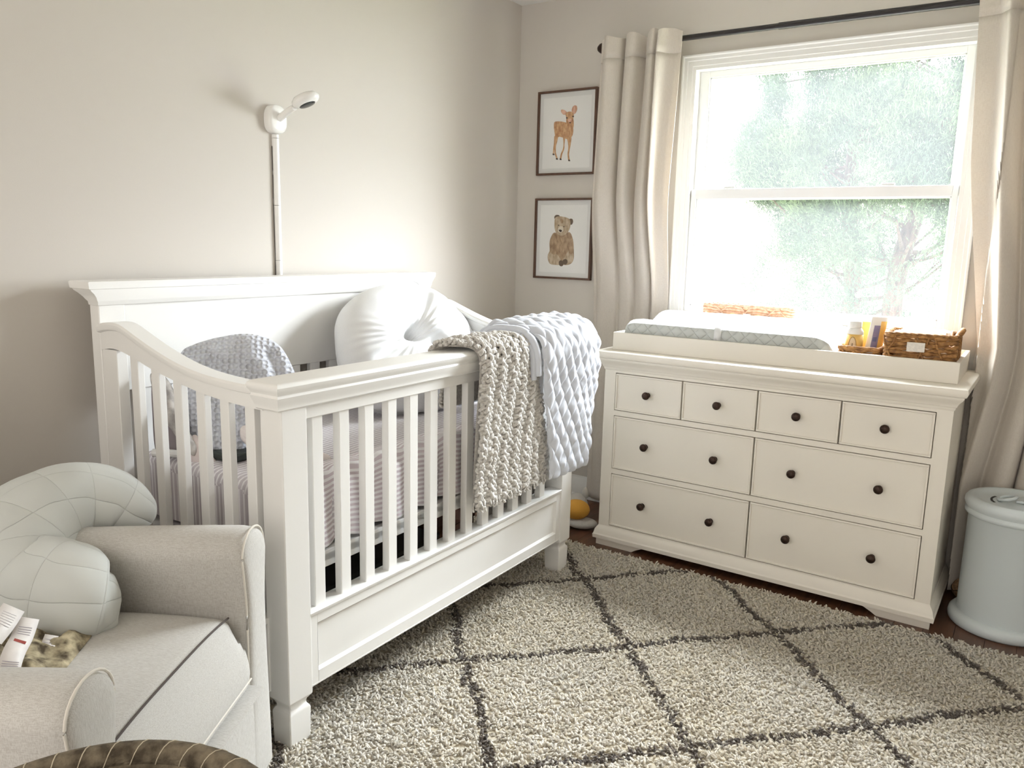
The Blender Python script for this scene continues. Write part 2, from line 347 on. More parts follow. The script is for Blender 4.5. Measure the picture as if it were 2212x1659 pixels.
for s, ya, name in ((-1, Y0, 'near'), (1, Y1, 'far')):
    yr = lambda a, b_: tuple(sorted((ya-s*a*0+(-s)*a, ya+(-s)*b_)))   # inward offsets
    yo, yi = yr(0.0, .035)
    cx = TC[:, 0]; cz = TC[:, 1]
    nb = np.interp(cx, BC[:, 0], BC[:, 1])
    A = []
    for x, zt, zb in zip(cx, cz, nb):
        prof = [(-.010, zt-.020), (-.012, zt-.014), (-.012, zt-.006), (-.008, zt), (.042, zt), (.047, zt-.006), (.047, zt-.014), (.044, zt-.020), (.036, zt-.024), (.034, zb), (0, zb), (0, zt-.024)]
        A.append([(x, ya-s*dd, z) for dd, z in prof])
    A = np.array(A); o = MB(); o.grid(A, closev=True); n = len(A); k = len(A[0])
    o.f.append(tuple(range(k))); o.f.append(tuple((n-1)*k+i for i in range(k))[::-1])
    o.build('side_top_rail', WHITE, crib, fixn=True, smooth=28)
    a0, a1 = sorted((ya-s*.002, ya-s*.034))
    o = MB(); zt = [(.13, .98), (.16, .985), (.20, .985)]
    o.box(.129, .20, a0, a1, .03, .968); o.build('side_stile', WHITE, crib, bevel=.002)
    a0, a1 = sorted((ya-s*.008, ya-s*.028))
    for q in range(6):
        xc = .270+.0947*q; w_ = .017
        if True:
            MB().box(xc-w_, xc+w_, a0, a1, .34, float(np.interp(xc, BC[:, 0], BC[:, 1]))+.006).build('slat', WHITE, crib, bevel=.002)
    a0, a1 = sorted((ya-s*.004, ya-s*.030))
    o = MB(); o.box(.2, .79, a0, a1, .15, .338); b0, b1 = sorted((ya+s*.003, ya-s*.036)); o.box(.2, .79, b0, b1, .336, .350); o.build('side_lower_rail', WHITE, crib, bevel=.002)
    # front post with foot
    y0, y1 = (Y0+.008, Y0+.086) if s < 0 else (Y1-.086, Y1-.008)
    if s > 0: y0, y1 = Y1-.082, Y1-.004
    L = [(0.0, -.006), (.095, -.004), (.100, -.006), (.106, -.011), (.112, -.012), (.120, -.010), (.128, -.004), (.132, 0), (.888, 0)]
    MB().stack([(z, .782-e, .857+e, y0-e, y1+e) for z, e in L]).build('front_post', WHITE, crib, bevel=.0025)
ya, yb = Y0+.084, Y1-.08
o = MB(); o.box(.822, .842, ya, yb, .148, .338); 
for q in ((ya, ya+.028, .148, .338), (yb-.028, yb, .148, .338), (ya+.028, yb-.028, .148, .180), (ya+.028, yb-.028, .312, .338)): o.box(.842, .851, *q)
e = .006
A = [(.851, ya+.028, .18), (.851, yb-.028, .18), (.851, yb-.028, .312), (.851, ya+.028, .312)]; Bq = [(.842, ya+.028+e, .18+e), (.842, yb-.028-e, .18+e), (.842, yb-.028-e, .312-e), (.842, ya+.028+e, .312-e)]
o.add(A+Bq, [(i, (i+1) % 4, 4+(i+1) % 4, 4+i) for i in range(4)]); o.box(.80, .852, ya, yb, .144, .149)
o.build('front_lower_panel', WHITE, crib, bevel=.0012)
MB().stack([(.337, .80, .853, ya, yb), (.342, .798, .857, ya, yb), (.349, .797, .858, ya, yb), (.352, .799, .855, ya, yb)]).build('front_ledge', WHITE, crib)
for k in range(13):
    yc = -2.152+.0925*k
    MB().box(.816, .840, yc-.018, yc+.018, .35, .862).build('slat', WHITE, crib, bevel=.002)
MB().box(.812, .846, ya, yb, .851, .89).build('front_frieze', WHITE, crib, bevel=.002)
o = MB(); P = [(.884, .0), (.889, .006), (.893, .006), (.897, .007), (.905, .010), (.913, .014), (.919, .016), (.921, .014), (.925, .013), (.930, .016), (.937, .022), (.945, .024), (.951, .021), (.955, .014)]
o.stack([(z, .785-e*.6, .857+e, Y0-e*.9, Y1+e*.9) for z, e in P]); o.build('front_top_rail', WHITE, crib, smooth=40)
o = MB(); o.box(.135, .80, Y0+.05, Y1-.05, .440, .462); o.box(.775, .80, Y0+.05, Y1-.05, .424, .470); o.box(.135, .16, Y0+.05, Y1-.05, .424, .470); o.build('mattress_support', TRIM, crib, bevel=.002)
BAR = mat('white enamel bar', srgb(225, 224, 220), .4)
for y in (Y0+.12, -1.86, -1.28, Y1-.12): MB().box(.15, .79, y-.012, y+.012, .424, .440).build('support_bar', BAR, crib)

# striped jersey sheet: coordinate across x, folding down the long side
def stripe_mat(name, ca, cb, pitch, use='v', soft=.06, duty=.38):
    M = bpy.data.materials.new(name); M.use_nodes = True; t = M.node_tree; b = t.nodes['Principled BSDF']; b.inputs['Roughness'].default_value = .9
    uv = nn(t, 'ShaderNodeUVMap'); s = nn(t, 'ShaderNodeSeparateXYZ'); t.links.new(uv.outputs[0], s.inputs[0])
    m1 = nn(t, 'ShaderNodeMath', operation='MULTIPLY'); m1.inputs[1].default_value = 1/pitch; t.links.new(s.outputs[0], m1.inputs[0])
    m2 = nn(t, 'ShaderNodeMath', operation='FRACT'); t.links.new(m1.outputs[0], m2.inputs[0])
    r = nn(t, 'ShaderNodeValToRGB'); e = r.color_ramp.elements; e[0].position = duty; e[0].color = cb; e[1].position = duty+soft; e[1].color = ca
    q = r.color_ramp.elements.new(1-soft*.5); q.color = ca; q = r.color_ramp.elements.new(1.0); q.color = cb
    t.links.new(m2.outputs[0], r.inputs[0]); t.links.new(r.outputs[0], b.inputs['Base Color'])
    co = nn(t, 'ShaderNodeTexCoord'); n2 = nn(t, 'ShaderNodeTexNoise'); n2.inputs['Scale'].default_value = 700; t.links.new(co.outputs['Object'], n2.inputs[0])
    bp = nn(t, 'ShaderNodeBump'); bp.inputs['Strength'].default_value = .3; bp.inputs['Distance'].default_value = .0005; t.links.new(n2.outputs[0], bp.inputs['Height']); t.links.new(bp.outputs[0], b.inputs['Normal'])
    return M
STR = stripe_mat('grey mauve striped jersey', srgb(200, 192, 196), srgb(236, 232, 233), .0172, duty=.32)
mt = thing('crib_mattress', 'crib mattress under a grey mauve and white striped sheet', 'mattress', (.48, -1.56, .4725))
def rbox_prof(x0, x1, z0, z1, r, n=6):
    P = []
    for cx_, cz_, a0 in ((x1-r, z0+r, -PI/2), (x1-r, z1-r, 0), (x0+r, z1-r, PI/2), (x0+r, z0+r, PI)):
        for k in range(n+1): a = a0+PI/2*k/n; P.append((cx_+r*math.cos(a), cz_+r*math.sin(a)))
    return P
pr = rbox_prof(.165, .785, .4725, .662, .035); n = len(pr); ys = []
for k in range(9): a = PI/2*k/8; ys.append((-2.218+.04*(1-math.sin(a)) if False else -2.218+.035*(1-math.cos(a-0)) if False else 0, 0))
ARC = [0.0]
for k in range(1, n): ARC.append(ARC[-1]+math.dist(pr[k], pr[k-1]))
rows = []; uvs = []
seq = [(-2.218, .06), (-2.217, .03), (-2.21, .012), (-2.198, .003), (-2.18, 0)]+[(y, 0) for y in np.linspace(-2.1, -1.0, 40)]+[(-.93, 0), (-.915, .01), (-.905, .03), (-.905, .06)]
for y, ins in seq:
    R = []
    for x, z in pr:
        xx = min(max(x, .165+ins*.7), .785-ins*.7); zz = z-ins*.6 if z > .6 else z
        zz += (.004*math.sin(x*37+y*11)*math.sin(y*23+x*5)) if z > .6 else 0
        R.append((xx, y, zz)); 
        uvs.append((ARC[pr.index((x, z))], y))
    rows.append(R)
o = MB(); o.grid(np.array(rows), closev=True); N = len(rows)
for yv in (-2.219, -.904):
    G = np.zeros((60, 8, 3))
    for i in range(60):
        x = .185+.58*i/59; e = min(i, 59-i)/59*.58; rr_ = .030*(1-min(1, e/.035))**2
        for j in range(8): G[i, j] = (x, yv+(.003*math.sin(x*40) if yv < -1 else 0), .485+(.636-rr_-.485)*j/7); uvs.append((x, G[i, j, 2]))
    o.grid(G)
o.build('sheet', STR, mt, uv=uvs, fixn=True, smooth=60)
STR2 = stripe_mat('mauve white striped cotton', srgb(216, 203, 208), srgb(250, 247, 248), .0175, duty=.45)
# crumpled striped blanket hanging over the front edge of the mattress
yy = np.linspace(-2.19, -1.40, 160); ss = np.linspace(0, 1, 44); A = np.zeros((160, 44, 3)); uv = []
for i, y in enumerate(yy):
    ph = (y+2.19)/.148; fr = ph % 1; pl = (1-abs(2*fr-1)**2.2)             # pleats
    for j, s in enumerate(ss):
        L = .30*s; drop = max(0, L-.07)
        bot = .19+.02*math.sin(y*9)
        if L < .07: x = .70+L; z = .668+.012*pl*s*3+.004
        else:
            drop *= .86; q = min(1, drop/.2); x = .775+.018*math.sin(min(1, q*4)*PI/2)*.9+.024*(pl-.5)*(.3+.7*q)-.004*q; z = .672-drop*.93
            z += -.01*pl*q
        x = min(x, .811)
        A[i, j] = (x, y+.012*math.sin(s*5+ph*3)*s, z+.012*math.sin(ph*2*PI)*(.4 if s > .2 else s)); uv.append((L+.006*pl, y))
o = MB(); o.grid(A); f = o.build('striped_blanket', STR2, None, uv=uv, solid=.003, smooth=70)
tag(f, 'crumpled mauve and white striped blanket hanging over the mattress front behind the slats', 'blanket')

# ------------------------------------------------------------------ dresser
dr = thing('dresser', 'wide warm white dresser with ten dark knobs under the window', 'dresser', (1.6, -.6, 0), -.0116)
DX0, DX1, DYF, DYB = .811, 2.106, -.53, -.085
o = MB(); o.box(DX0+.002, DX1-.002, DYF+.024, DYB, .05, .78); o.build('carcass', DRES, dr, bevel=.002)
o = MB(); F0, F1 = DYF, DYF+.024
XL, XR = .861, 2.057; XM = 1.4585; rowz = [(.0937, .3268), (.349, .5805), (.602, .762)]
o.box(DX0, XL, F0, F1, .05, .79); o.box(XR, DX1, F0, F1, .05, .79)
o.box(XL, XR, F0, F1, .05, .0937); o.box(XL, XR, F0, F1, .3268, .349); o.box(XL, XR, F0, F1, .5805, .602); o.box(XL, XR, F0, F1, .762, .79)
o.build('face_frame', DRES, dr)
P = [(.772, 0), (.777, .004), (.784, .005), (.786, .008), (.793, .010), (.802, .016), (.811, .024), (.818, .028), (.822, .028), (.8225, .031), (.826, .035), (.834, .038), (.843, .038), (.850, .036), (.854, .030)]
MB().stack([(z, DX0-e, DX1+e, DYF-e, DYB+.025) for z, e in P]).build('top', DRES, dr, smooth=40)
P = [(.030, .018), (.046, .019), (.050, .016), (.054, .015), (.068, .012), (.078, .006), (.083, .002), (.088, 0)]
MB().stack([(z, DX0-e, DX1+e, DYF-e, DYB) for z, e in P]).build('base_moulding', DRES, dr, smooth=40)
for sx, xa in ((1, DX0-.006), (-1, DX1+.006)):
    pl = [(0, 0), (.17, 0), (.19, .012), (.215, .024), (.26, .031), (0, .031)]
    MB().prism([(xa+sx*a, z) for a, z in pl], 1, DYF-.006, DYF+.016).build('front_foot', DRES, dr, fixn=True)
    MB().prism([(DYB-a*.3, z) for a, z in pl], 0, *sorted((xa, xa+sx*.02))).build('back_foot', DRES, dr, fixn=True)
KN = [(.011, 0), (.011, .002), (.006, .004), (.0055, .010), (.009, .013), (.0145, .017), (.0162, .022), (.0155, .026), (.011, .030), (.005, .0315), (.001, .032)]
def drawer(x0, x1, z0, z1, kx, kz):
    g = .0028; x0 += g; x1 -= g; z0 += g; z1 -= g
    o = MB(); o.box(x0, x1, DYF+.001, DYF+.02, z0, z1); e = .007
    for q in ((x0, x1, z1-e, z1), (x0, x1, z0, z0+e), (x0, x0+e, z0+e, z1-e), (x1-e, x1, z0+e, z1-e)): o.box(q[0], q[1], DYF-.0035, DYF+.002, q[2], q[3])
    d = o.build('drawer', DRES, dr, bevel=.0016, bseg=2)
    for x in kx:
        k = MB(); k.lathe([(r, -h) for r, h in KN], (x, DYF+.001, kz), 20, ax=1); kk = k.build('knob', BRONZE, d, fixn=True, smooth=50)
tb = [XL, 1.158, XM, 1.757, XR]
for a, c_, kx in zip(tb[:-1], tb[1:], (1.010, 1.308, 1.608, 1.907)): drawer(a, c_, *rowz[2], (kx,), .684)
for r, kz in ((rowz[1], .467), (rowz[0], .212)):
    drawer(XL, XM, *r, (1.012, 1.309), kz); drawer(XM, XR, *r, (1.608, 1.907), kz)

# changing tray and what is in it
tray = thing('changing_tray', 'shallow white changing tray on top of the dresser', 'tray', (1.465, -.27, .854), .004)
TX0, TX1, TY0, TY1, TZ0, TZ1 = .826, 2.104, -.49, -.066, .8545, .928
o = MB(); th_ = .014; o.box(TX0, TX1, TY0, TY0+th_, TZ0, TZ1); o.box(TX0, TX1, TY1-th_, TY1, TZ0, TZ1); o.box(TX0, TX0+th_, TY0+th_, TY1-th_, TZ0, TZ1); o.box(TX1-th_, TX1, TY0+th_, TY1-th_, TZ0, TZ1)
o.build('side_wall', DRES, tray, bevel=.0015); MB().box(TX0+th_, TX1-th_, TY0+th_, TY1-th_, TZ0, TZ0+.01).build('bottom', DRES, tray)
FZ = TZ0+.0105
COT = mat('white cotton', srgb(246, 247, 252), .85, bump=.15, bscale=500, bdist=.0004)
def quilt_mat(name, col, s=.085, rough=.85, pw=.35, dist=.006):
    """quilted cotton: stitched lines from crossed UV bands"""
    M = mat(name, col, rough, sheen=.2); t = M.node_tree; b = t.nodes['Principled BSDF']
    uv = nn(t, 'ShaderNodeUVMap'); sx_ = nn(t, 'ShaderNodeSeparateXYZ'); t.links.new(uv.outputs[0], sx_.inputs[0]); H = []
    for k in (0, 1):
        a = nn(t, 'ShaderNodeMath', operation='MULTIPLY'); a.inputs[1].default_value = PI/s; t.links.new(sx_.outputs[k], a.inputs[0])
        c = nn(t, 'ShaderNodeMath', operation='SINE'); t.links.new(a.outputs[0], c.inputs[0]); d = nn(t, 'ShaderNodeMath', operation='ABSOLUTE'); t.links.new(c.outputs[0], d.inputs[0])
        q = nn(t, 'ShaderNodeMath', operation='POWER'); q.inputs[1].default_value = pw; t.links.new(d.outputs[0], q.inputs[0]); H.append(q)
    mm = nn(t, 'ShaderNodeMath', operation='MULTIPLY'); t.links.new(H[0].outputs[0], mm.inputs[0]); t.links.new(H[1].outputs[0], mm.inputs[1])
    co = nn(t, 'ShaderNodeTexCoord'); no = nn(t, 'ShaderNodeTexNoise'); no.inputs['Scale'].default_value = 25; t.links.new(co.outputs['Object'], no.inputs[0])
    ad = nn(t, 'ShaderNodeMath', operation='MULTIPLY_ADD'); ad.inputs[1].default_value = .25; t.links.new(no.outputs[0], ad.inputs[0]); t.links.new(mm.outputs[0], ad.inputs[2])
    bp = nn(t, 'ShaderNodeBump'); bp.inputs['Strength'].default_value = .8; bp.inputs['Distance'].default_value = dist; t.links.new(ad.outputs[0], bp.inputs['Height']); t.links.new(bp.outputs[0], b.inputs['Normal'])
    return M
QG = quilt_mat('grey quilted cotton', srgb(196, 198, 194), .05)
pad = thing('changing_pad', 'white contoured changing pad with grey quilted sides lying in the tray', 'changing pad', (1.28, -.29, FZ))
PX0, PX1, PY0, PY1 = .846, 1.69, -.468, -.098
def pad_top(u, v):
    """u along x 0..1, v across y 0..1"""
    e = min(u, 1-u)*(PX1-PX0); r = min(1, e/.075); rnd = math.sqrt(max(0, 1-(1-r)**2))
    c = abs(2*v-1); ridge = .055+.062*c**2.0-(.10*max(0, c-.87)/.13*.3)
    ridge += .022*v
    return .03+(ridge-.012)*(.30+.70*rnd)
nu, nv = 60, 30; T = np.zeros((nu+1, nv+1, 3))
for i in range(nu+1):
    for j in range(nv+1):
        u = i/nu; v = j/nv; e = min(u, 1-u)*(PX1-PX0); r = min(1, e/.09); ins = .05*(1-math.sqrt(max(0, 1-(1-r)**2)))
        T[i, j] = (PX0+u*(PX1-PX0), PY0+ins+v*(PY1-PY0-2*ins), FZ+pad_top(u, v)+.0015*math.sin(u*60+v*9)*math.sin(v*31))
o = MB(); o.grid(T); f = o.build('cover_top', COT, pad, smooth=80)
# side wall ring below the top
ring = [T[i, 0] for i in range(nu+1)]+[T[nu, j] for j in range(1, nv+1)]+[T[i, nv] for i in range(nu-1, -1, -1)]+[T[0, j] for j in range(nv-1, 0, -1)]
ring = np.array(ring); cen = np.array([(PX0+PX1)/2, (PY0+PY1)/2]); A = []; uv = []
arc = np.concatenate([[0], np.cumsum(np.linalg.norm(np.diff(ring[:, :2], axis=0), axis=1))])
for k in range(9):
    q = k/8; R = ring.copy(); R[:, 2] = FZ+.0005+(ring[:, 2]-FZ)*(1-q); b_ = math.sin(q*PI)*.006
    d = ring[:, :2]-cen; d /= np.linalg.norm(d, axis=1)[:, None]; R[:, :2] += d*(b_-.004*q); A.append(R)
for k in range(9):
    for i in range(len(ring)): uv.append((arc[i]+A[k][i][2]*1.0, arc[i]-A[k][i][2]*1.0))
o = MB(); o.grid(np.array(A), closev=True); f = o.build('quilted_side', QG, pad, uv=uv, fixn=True, smooth=80)
o = MB(); u0 = int(nu*.485); A = []
for du in (0, 1): 
    A.append([tuple(T[u0+du*2, 0]+np.array([0, -.006, -.045]))]+[tuple(T[u0+du*2, j]+np.array([0, -.004 if j == 0 else 0, .004])) for j in range(nv+1)])
o.grid(np.array(A)); o.build('strap', mat('white webbing', srgb(232, 232, 232), .7), pad, solid=.002)

# woven baskets
WK = mat('woven water hyacinth', srgb(176, 128, 74), .75, col2=srgb(120, 80, 42), vscale=60, bump=.5, bscale=250, bdist=.002, stretch=(1, 1, 2.5))
WKL = mat('pale woven rattan', srgb(222, 186, 158), .7, col2=srgb(188, 144, 114), vscale=70, bump=.5, bscale=250, bdist=.002)
def rrect(hx, hy, r, n=8):
    P = []
    for cx_, cy_, a0 in ((hx-r, -hy+r, -PI/2), (hx-r, hy-r, 0), (-hx+r, hy-r, PI/2), (-hx+r, -hy+r, PI)):
        for k in range(n): a = a0+PI/2*k/(n-1); P.append((cx_+r*math.cos(a), cy_+r*math.sin(a)))
    P = np.array(P+[P[0]]); d = np.concatenate([[0], np.cumsum(np.linalg.norm(np.diff(P, axis=0), axis=1))]); m = int(d[-1]/.006)
    s = np.linspace(0, d[-1], m, endpoint=False); return np.stack([np.interp(s, d, P[:, 0]), np.interp(s, d, P[:, 1])], 1), d[-1]
def basket(name, label, hx, hy, h, M, loc, rz, rr=.0075, zig=3, group=None, tagm=False):
    bk = thing(name, label, 'basket', loc, rz, group, nominal=False)
    P, per = rrect(hx, hy, .02); rows = max(2, int(round((h-rr)/(rr*1.75)))); o = MB(); n = len(P)
    for k in range(rows):
        z = rr+k*(h-2*rr)/(rows-1); ph = rng.uniform(0, 6); c = []
        for i, (x, y) in enumerate(P):
            w_ = 1+.05*math.sin(i*.55+ph)+.03*math.sin(i*1.3+ph*2); c.append((x*(1+.012*math.sin(i*.4+ph)), y*(1+.03*math.sin(i*.5+ph)), z+.0022*math.sin(i*.33+ph)))
        c.append(c[0]); c.append(c[1]); o.tube(c, [rr*(1+.22*math.sin(i*.7+ph)) for i in range(len(c))], 7, cap=False)
    ow = o; o = MB()
    for k in range(2):
        c = []
        for i, (x, y) in enumerate(P):
            s = 1+.03*math.sin(i*.8+k*PI); c.append((x*s, y*s, h+.002*math.cos(i*.8+k*PI)))
        c.append(c[0]); c.append(c[1]); o.tube(c, rr*.7, 7, cap=False)
    o.build('rim', M, bk, smooth=80)
    o = ow; m = max(6, int(per/.05)); step = n/m     # crossing strands
    for k in range(m):
        c = []
        for q in range(7):
            i = int((k+ (q/6)*(.9 if k % 2 else -.9))*step) % n; x, y = P[i]; l = math.hypot(x/hx, y/hy); ex = np.array([x, y]); nrm = np.array([x/hx**2, y/hy**2]); 
            nrm = np.array([np.sign(x) if abs(x) > hx-.012 else 0, np.sign(y) if abs(y) > hy-.012 else 0]); nrm = nrm/(np.linalg.norm(nrm)+1e-6)
            c.append((x+nrm[0]*rr*1.0, y+nrm[1]*rr*1.0, rr+(h-2*rr)*q/6))
        o.tube(c, rr*.5, 6)
    o.build('woven_wall', M, bk, smooth=80)
    MB().box(-hx+.006, hx-.006, -hy+.006, hy-.006, .0015, .005).build('base', M, bk)
    if tagm:
        MB().box(-.038, .018, -hy-rr*2.2, -hy-rr*2.2+.004, h*.60, h*.60+.032).build('label_tag', mat('white painted tag', srgb(232, 224, 214), .6, var=.1, vscale=120), bk, bevel=.001)
    return bk
b_small = basket('woven_basket', 'small low brown woven basket of bottles at the pad end in the tray', .068, .085, .078, WK, (1.778, -.36, FZ), .02, group=None)
b_big = basket('woven_basket', 'larger brown woven basket with white tag and rolled cloths in the tray corner', .108, .095, .142, WK, (1.972, -.365, FZ), .03, tagm=True)
o = MB(); c = cat([(.108, -.03, .140), (.118, -.015, .155), (.12, 0, .160), (.118, .015, .155), (.108, .03, .140)], 5); o.tube(c, .010, 8); o.build('side_handle', WK, b_big, smooth=80)
basket('woven_tray_basket', 'long shallow pale woven tray on the window sill behind the pad', .198, .034, .062, WKL, (1.255, -.036, .9785), .0, rr=.0065)
# cloths in the basket
CL = mat('white terry cloth', srgb(244, 242, 238), .95, bump=.6, bscale=400, bdist=.001)
def roll(name, label, x, y, z, L, r, rz, group):
    t = thing(name, label, 'cloth', (x, y, z), rz, group, nominal=False); o = MB(); n = 16; c = []; R = []
    for k in range(n+1):
        q = k/n; c.append((-L/2+L*q, 0, r*.8)); R.append(r*(1-abs(2*q-1)**7*.35)*(1+.02*math.sin(k*2)))
    o.tube(c, R, 18, flat=.8); o.build('cloth', CL, t, smooth=70)
    sp_ = []
    for k in range(60): a = k*.35; rr = r*.85*(1-k/75); sp_.append((L/2+.0015, rr*math.cos(a), r*.8+rr*.8*math.sin(a)))
    MB().tube(sp_, .0022, 5).build('folded_edge', CL, t); return t
for q, (x, y, z, L, r, rz, lab) in enumerate([(1.918, -.39, FZ+.100, .075, .031, .05, 'rolled white cloth at the left of the larger woven basket'), (1.995, -.385, FZ+.102, .095, .033, -.03, 'rolled white cloth at the right front of the larger woven basket'), (1.975, -.315, FZ+.104, .16, .032, .02, 'long rolled white cloth at the back of the larger woven basket')]):
    roll('rolled_cloth', lab, x, y, z, L, r, rz, 'rolled cloths in the larger basket')
roll('rolled_cloth', 'white cloth at the bottom of the larger woven basket', 1.97, -.36, FZ+.045, .17, .030, 0, 'rolled cloths in the larger basket')
# bottle of powder
YEL = mat('yellow printed label', srgb(240, 196, 110), .5, var=.08, vscale=40)
WPL = mat('white plastic', srgb(244, 243, 240), .3); GRY = mat('grey print ink', srgb(120, 108, 92), .6); PUR = mat('lavender print', srgb(142, 136, 172), .5, var=.1, vscale=60)
bt = thing('powder_bottle', 'white powder bottle with yellow label in the small woven basket', 'bottle', (1.750, -.385, FZ+.006), nominal=False)
MB().lathe([(.001, 0), (.028, 0), (.031, .003), (.031, .118), (.030, .128), (.024, .137), (.0205, .141)], seg=28, sy=.75).build('bottle_body', WPL, bt, smooth=50)
MB().lathe([(.0205, .139), (.0235, .141), (.0235, .160), (.0215, .163), (.001, .163)], seg=28, sy=.85).build('cap', WPL, bt, smooth=50)
o = MB(); n = 20
for z0, z1 in ((.028, .116),):
    A = [[(.0316*math.cos(a), .0316*.75*math.sin(a), z) for z in (z0, z1)] for a in np.linspace(0, 2*PI, 33)]; o.grid(np.array(A))
lb = o.build('label', YEL, bt, solid=.0004)
o = MB()
A = [[((.0316+.0006)*math.cos(a)*1, (.0316*.75+.0006)*math.sin(a), zz) for zz in (.070, .070+max(.002, .034*math.sqrt(max(0, 1-((a+PI/2)/.38)**2))))] for a in np.linspace(-PI/2-.38, -PI/2+.38, 15)]; o.grid(np.array(A))
o.build('beehive_logo', mat('cream print ink', srgb(226, 210, 180), .6), lb)
o = MB(); 
A = [[((.0316+.0009)*math.cos(a), (.0316*.75+.0009)*math.sin(a), zz) for zz in (.072, .084)] for a in np.linspace(-PI/2-.06, -PI/2+.06, 4)]; o.grid(np.array(A)); 
arcp = [((.0316+.0008)*math.cos(a), (.0316*.75+.0008)*math.sin(a), .070+.037*math.sqrt(max(0, 1-((a+PI/2)/.42)**2))) for a in np.linspace(-PI/2-.42, -PI/2+.42, 19)]; o.tube(arcp, .0007, 5)
o.build('logo_outline', GRY, lb)
# upright tube pack with lavender band, and orange carton behind
pk = thing('cream_tube', 'upright white and yellow tube with lavender band in the small woven basket', 'tube', (1.808, -.355, FZ+.006), .35, nominal=False)
o = MB(); A = []
for k in range(15):
    q = k/14; hw = .030*(1-.12*q); t_ = .020*(1-q)**.8+.0012; A.append([(hw*math.cos(a)+.018*q, t_*math.sin(a), .025+.155*q) for a in np.linspace(0, 2*PI, 24, endpoint=False)])
bd = MB(); bd.grid(np.array(A), closev=True); bd.f.append(tuple(range(24))[::-1]); bd.f.append(tuple(14*24+i for i in range(24))); body = bd.build('tube_body', WPL, pk, smooth=60)
def wrapband(z0, z1, a0, a1, off, M, name, par):
    A = []
    for z in np.linspace(z0, z1, 8):
        q = (z-.025)/.155; hw = .030*(1-.12*q)+off; t_ = .020*(1-q)**.8+.0012+off; A.append([(hw*math.cos(a)+.018*q, t_*math.sin(a), z) for a in np.linspace(a0, a1, 14)])
    o = MB(); o.grid(np.array(A)); return o.build(name, M, par)
wrapband(.040, .165, -PI*.42, -PI*.02, .0006, YEL, 'yellow_print', body); wrapband(.065, .150, -PI*.66, -PI*.42, .0006, PUR, 'lavender_band', body)
wrapband(.092, .108, -PI*.62, -PI*.48, .0012, mat('dark blue print', srgb(104, 108, 150), .5), 'emblem', body)
MB().lathe([(.001, 0), (.016, 0), (.017, .004), (.017, .026), (.001, .028)], seg=20).build('tube_cap', WPL, pk, smooth=50)
ct = thing('carton', 'small orange and white carton behind the bottle in the small woven basket', 'carton', (1.765, -.318, FZ+.006), .2, nominal=False)
MB().box(-.032, .032, -.013, .013, 0, .158).build('box_body', mat('orange card', srgb(240, 178, 92), .5), ct, bevel=.001)
MB().box(-.0325, .0325, -.0135, .0135, .158, .172).build('box_top', WPL, ct, bevel=.001)

# ------------------------------------------------------------------ curtain rod and curtains
rod = thing('curtain_rod', 'thin black curtain rod with round finial above the window', 'curtain rod', (1.5, -.09, 2.166))
c = [(.515, -.09, 2.168), (1.5, -.09, 2.166), (2.85, -.09, 2.162)]; MB().tube(c, .0115, 16).build('rod', RODM, rod)
MB().tube([(1.3, -.09, 2.1665), (2.85, -.09, 2.162)], .0135, 16).build('outer_rod', RODM, rod)
MB().lathe([(.001, -.030), (.012, -.027), (.021, -.016), (.024, -.004), (.022, .004), (.012, .010), (.0115, .014)], (.513, -.09, 2.168), 24, ax=0).build('finial', BRONZE, rod, fixn=True)
for x in (.585, 2.72):
    o = MB(); o.box(x-.008, x+.008, -.08, -.003, 2.148, 2.156); o.box(x-.014, x+.014, -.006, -.0005, 2.13, 2.19); o.build('bracket', RODM, rod, bevel=.001)
LIN = weave('oatmeal linen curtain', srgb(224, 216, 206), srgb(214, 205, 194), 1500, bump=.2); t = LIN.node_tree
ms = nn(t, 'ShaderNodeMixShader'); ms.inputs[0].default_value = .2; tl = nn(t, 'ShaderNodeBsdfTranslucent'); tl.inputs[0].default_value = srgb(228, 216, 200)
t.links.new(t.nodes['Principled BSDF'].outputs[0], ms.inputs[1]); t.links.new(tl.outputs[0], ms.inputs[2]); t.links.new(ms.outputs[0], t.nodes['Material Output'].inputs[0])
def smooth(a, b, x): q = min(1, max(0, (x-a)/(b-a))); return q*q*(3-2*q)
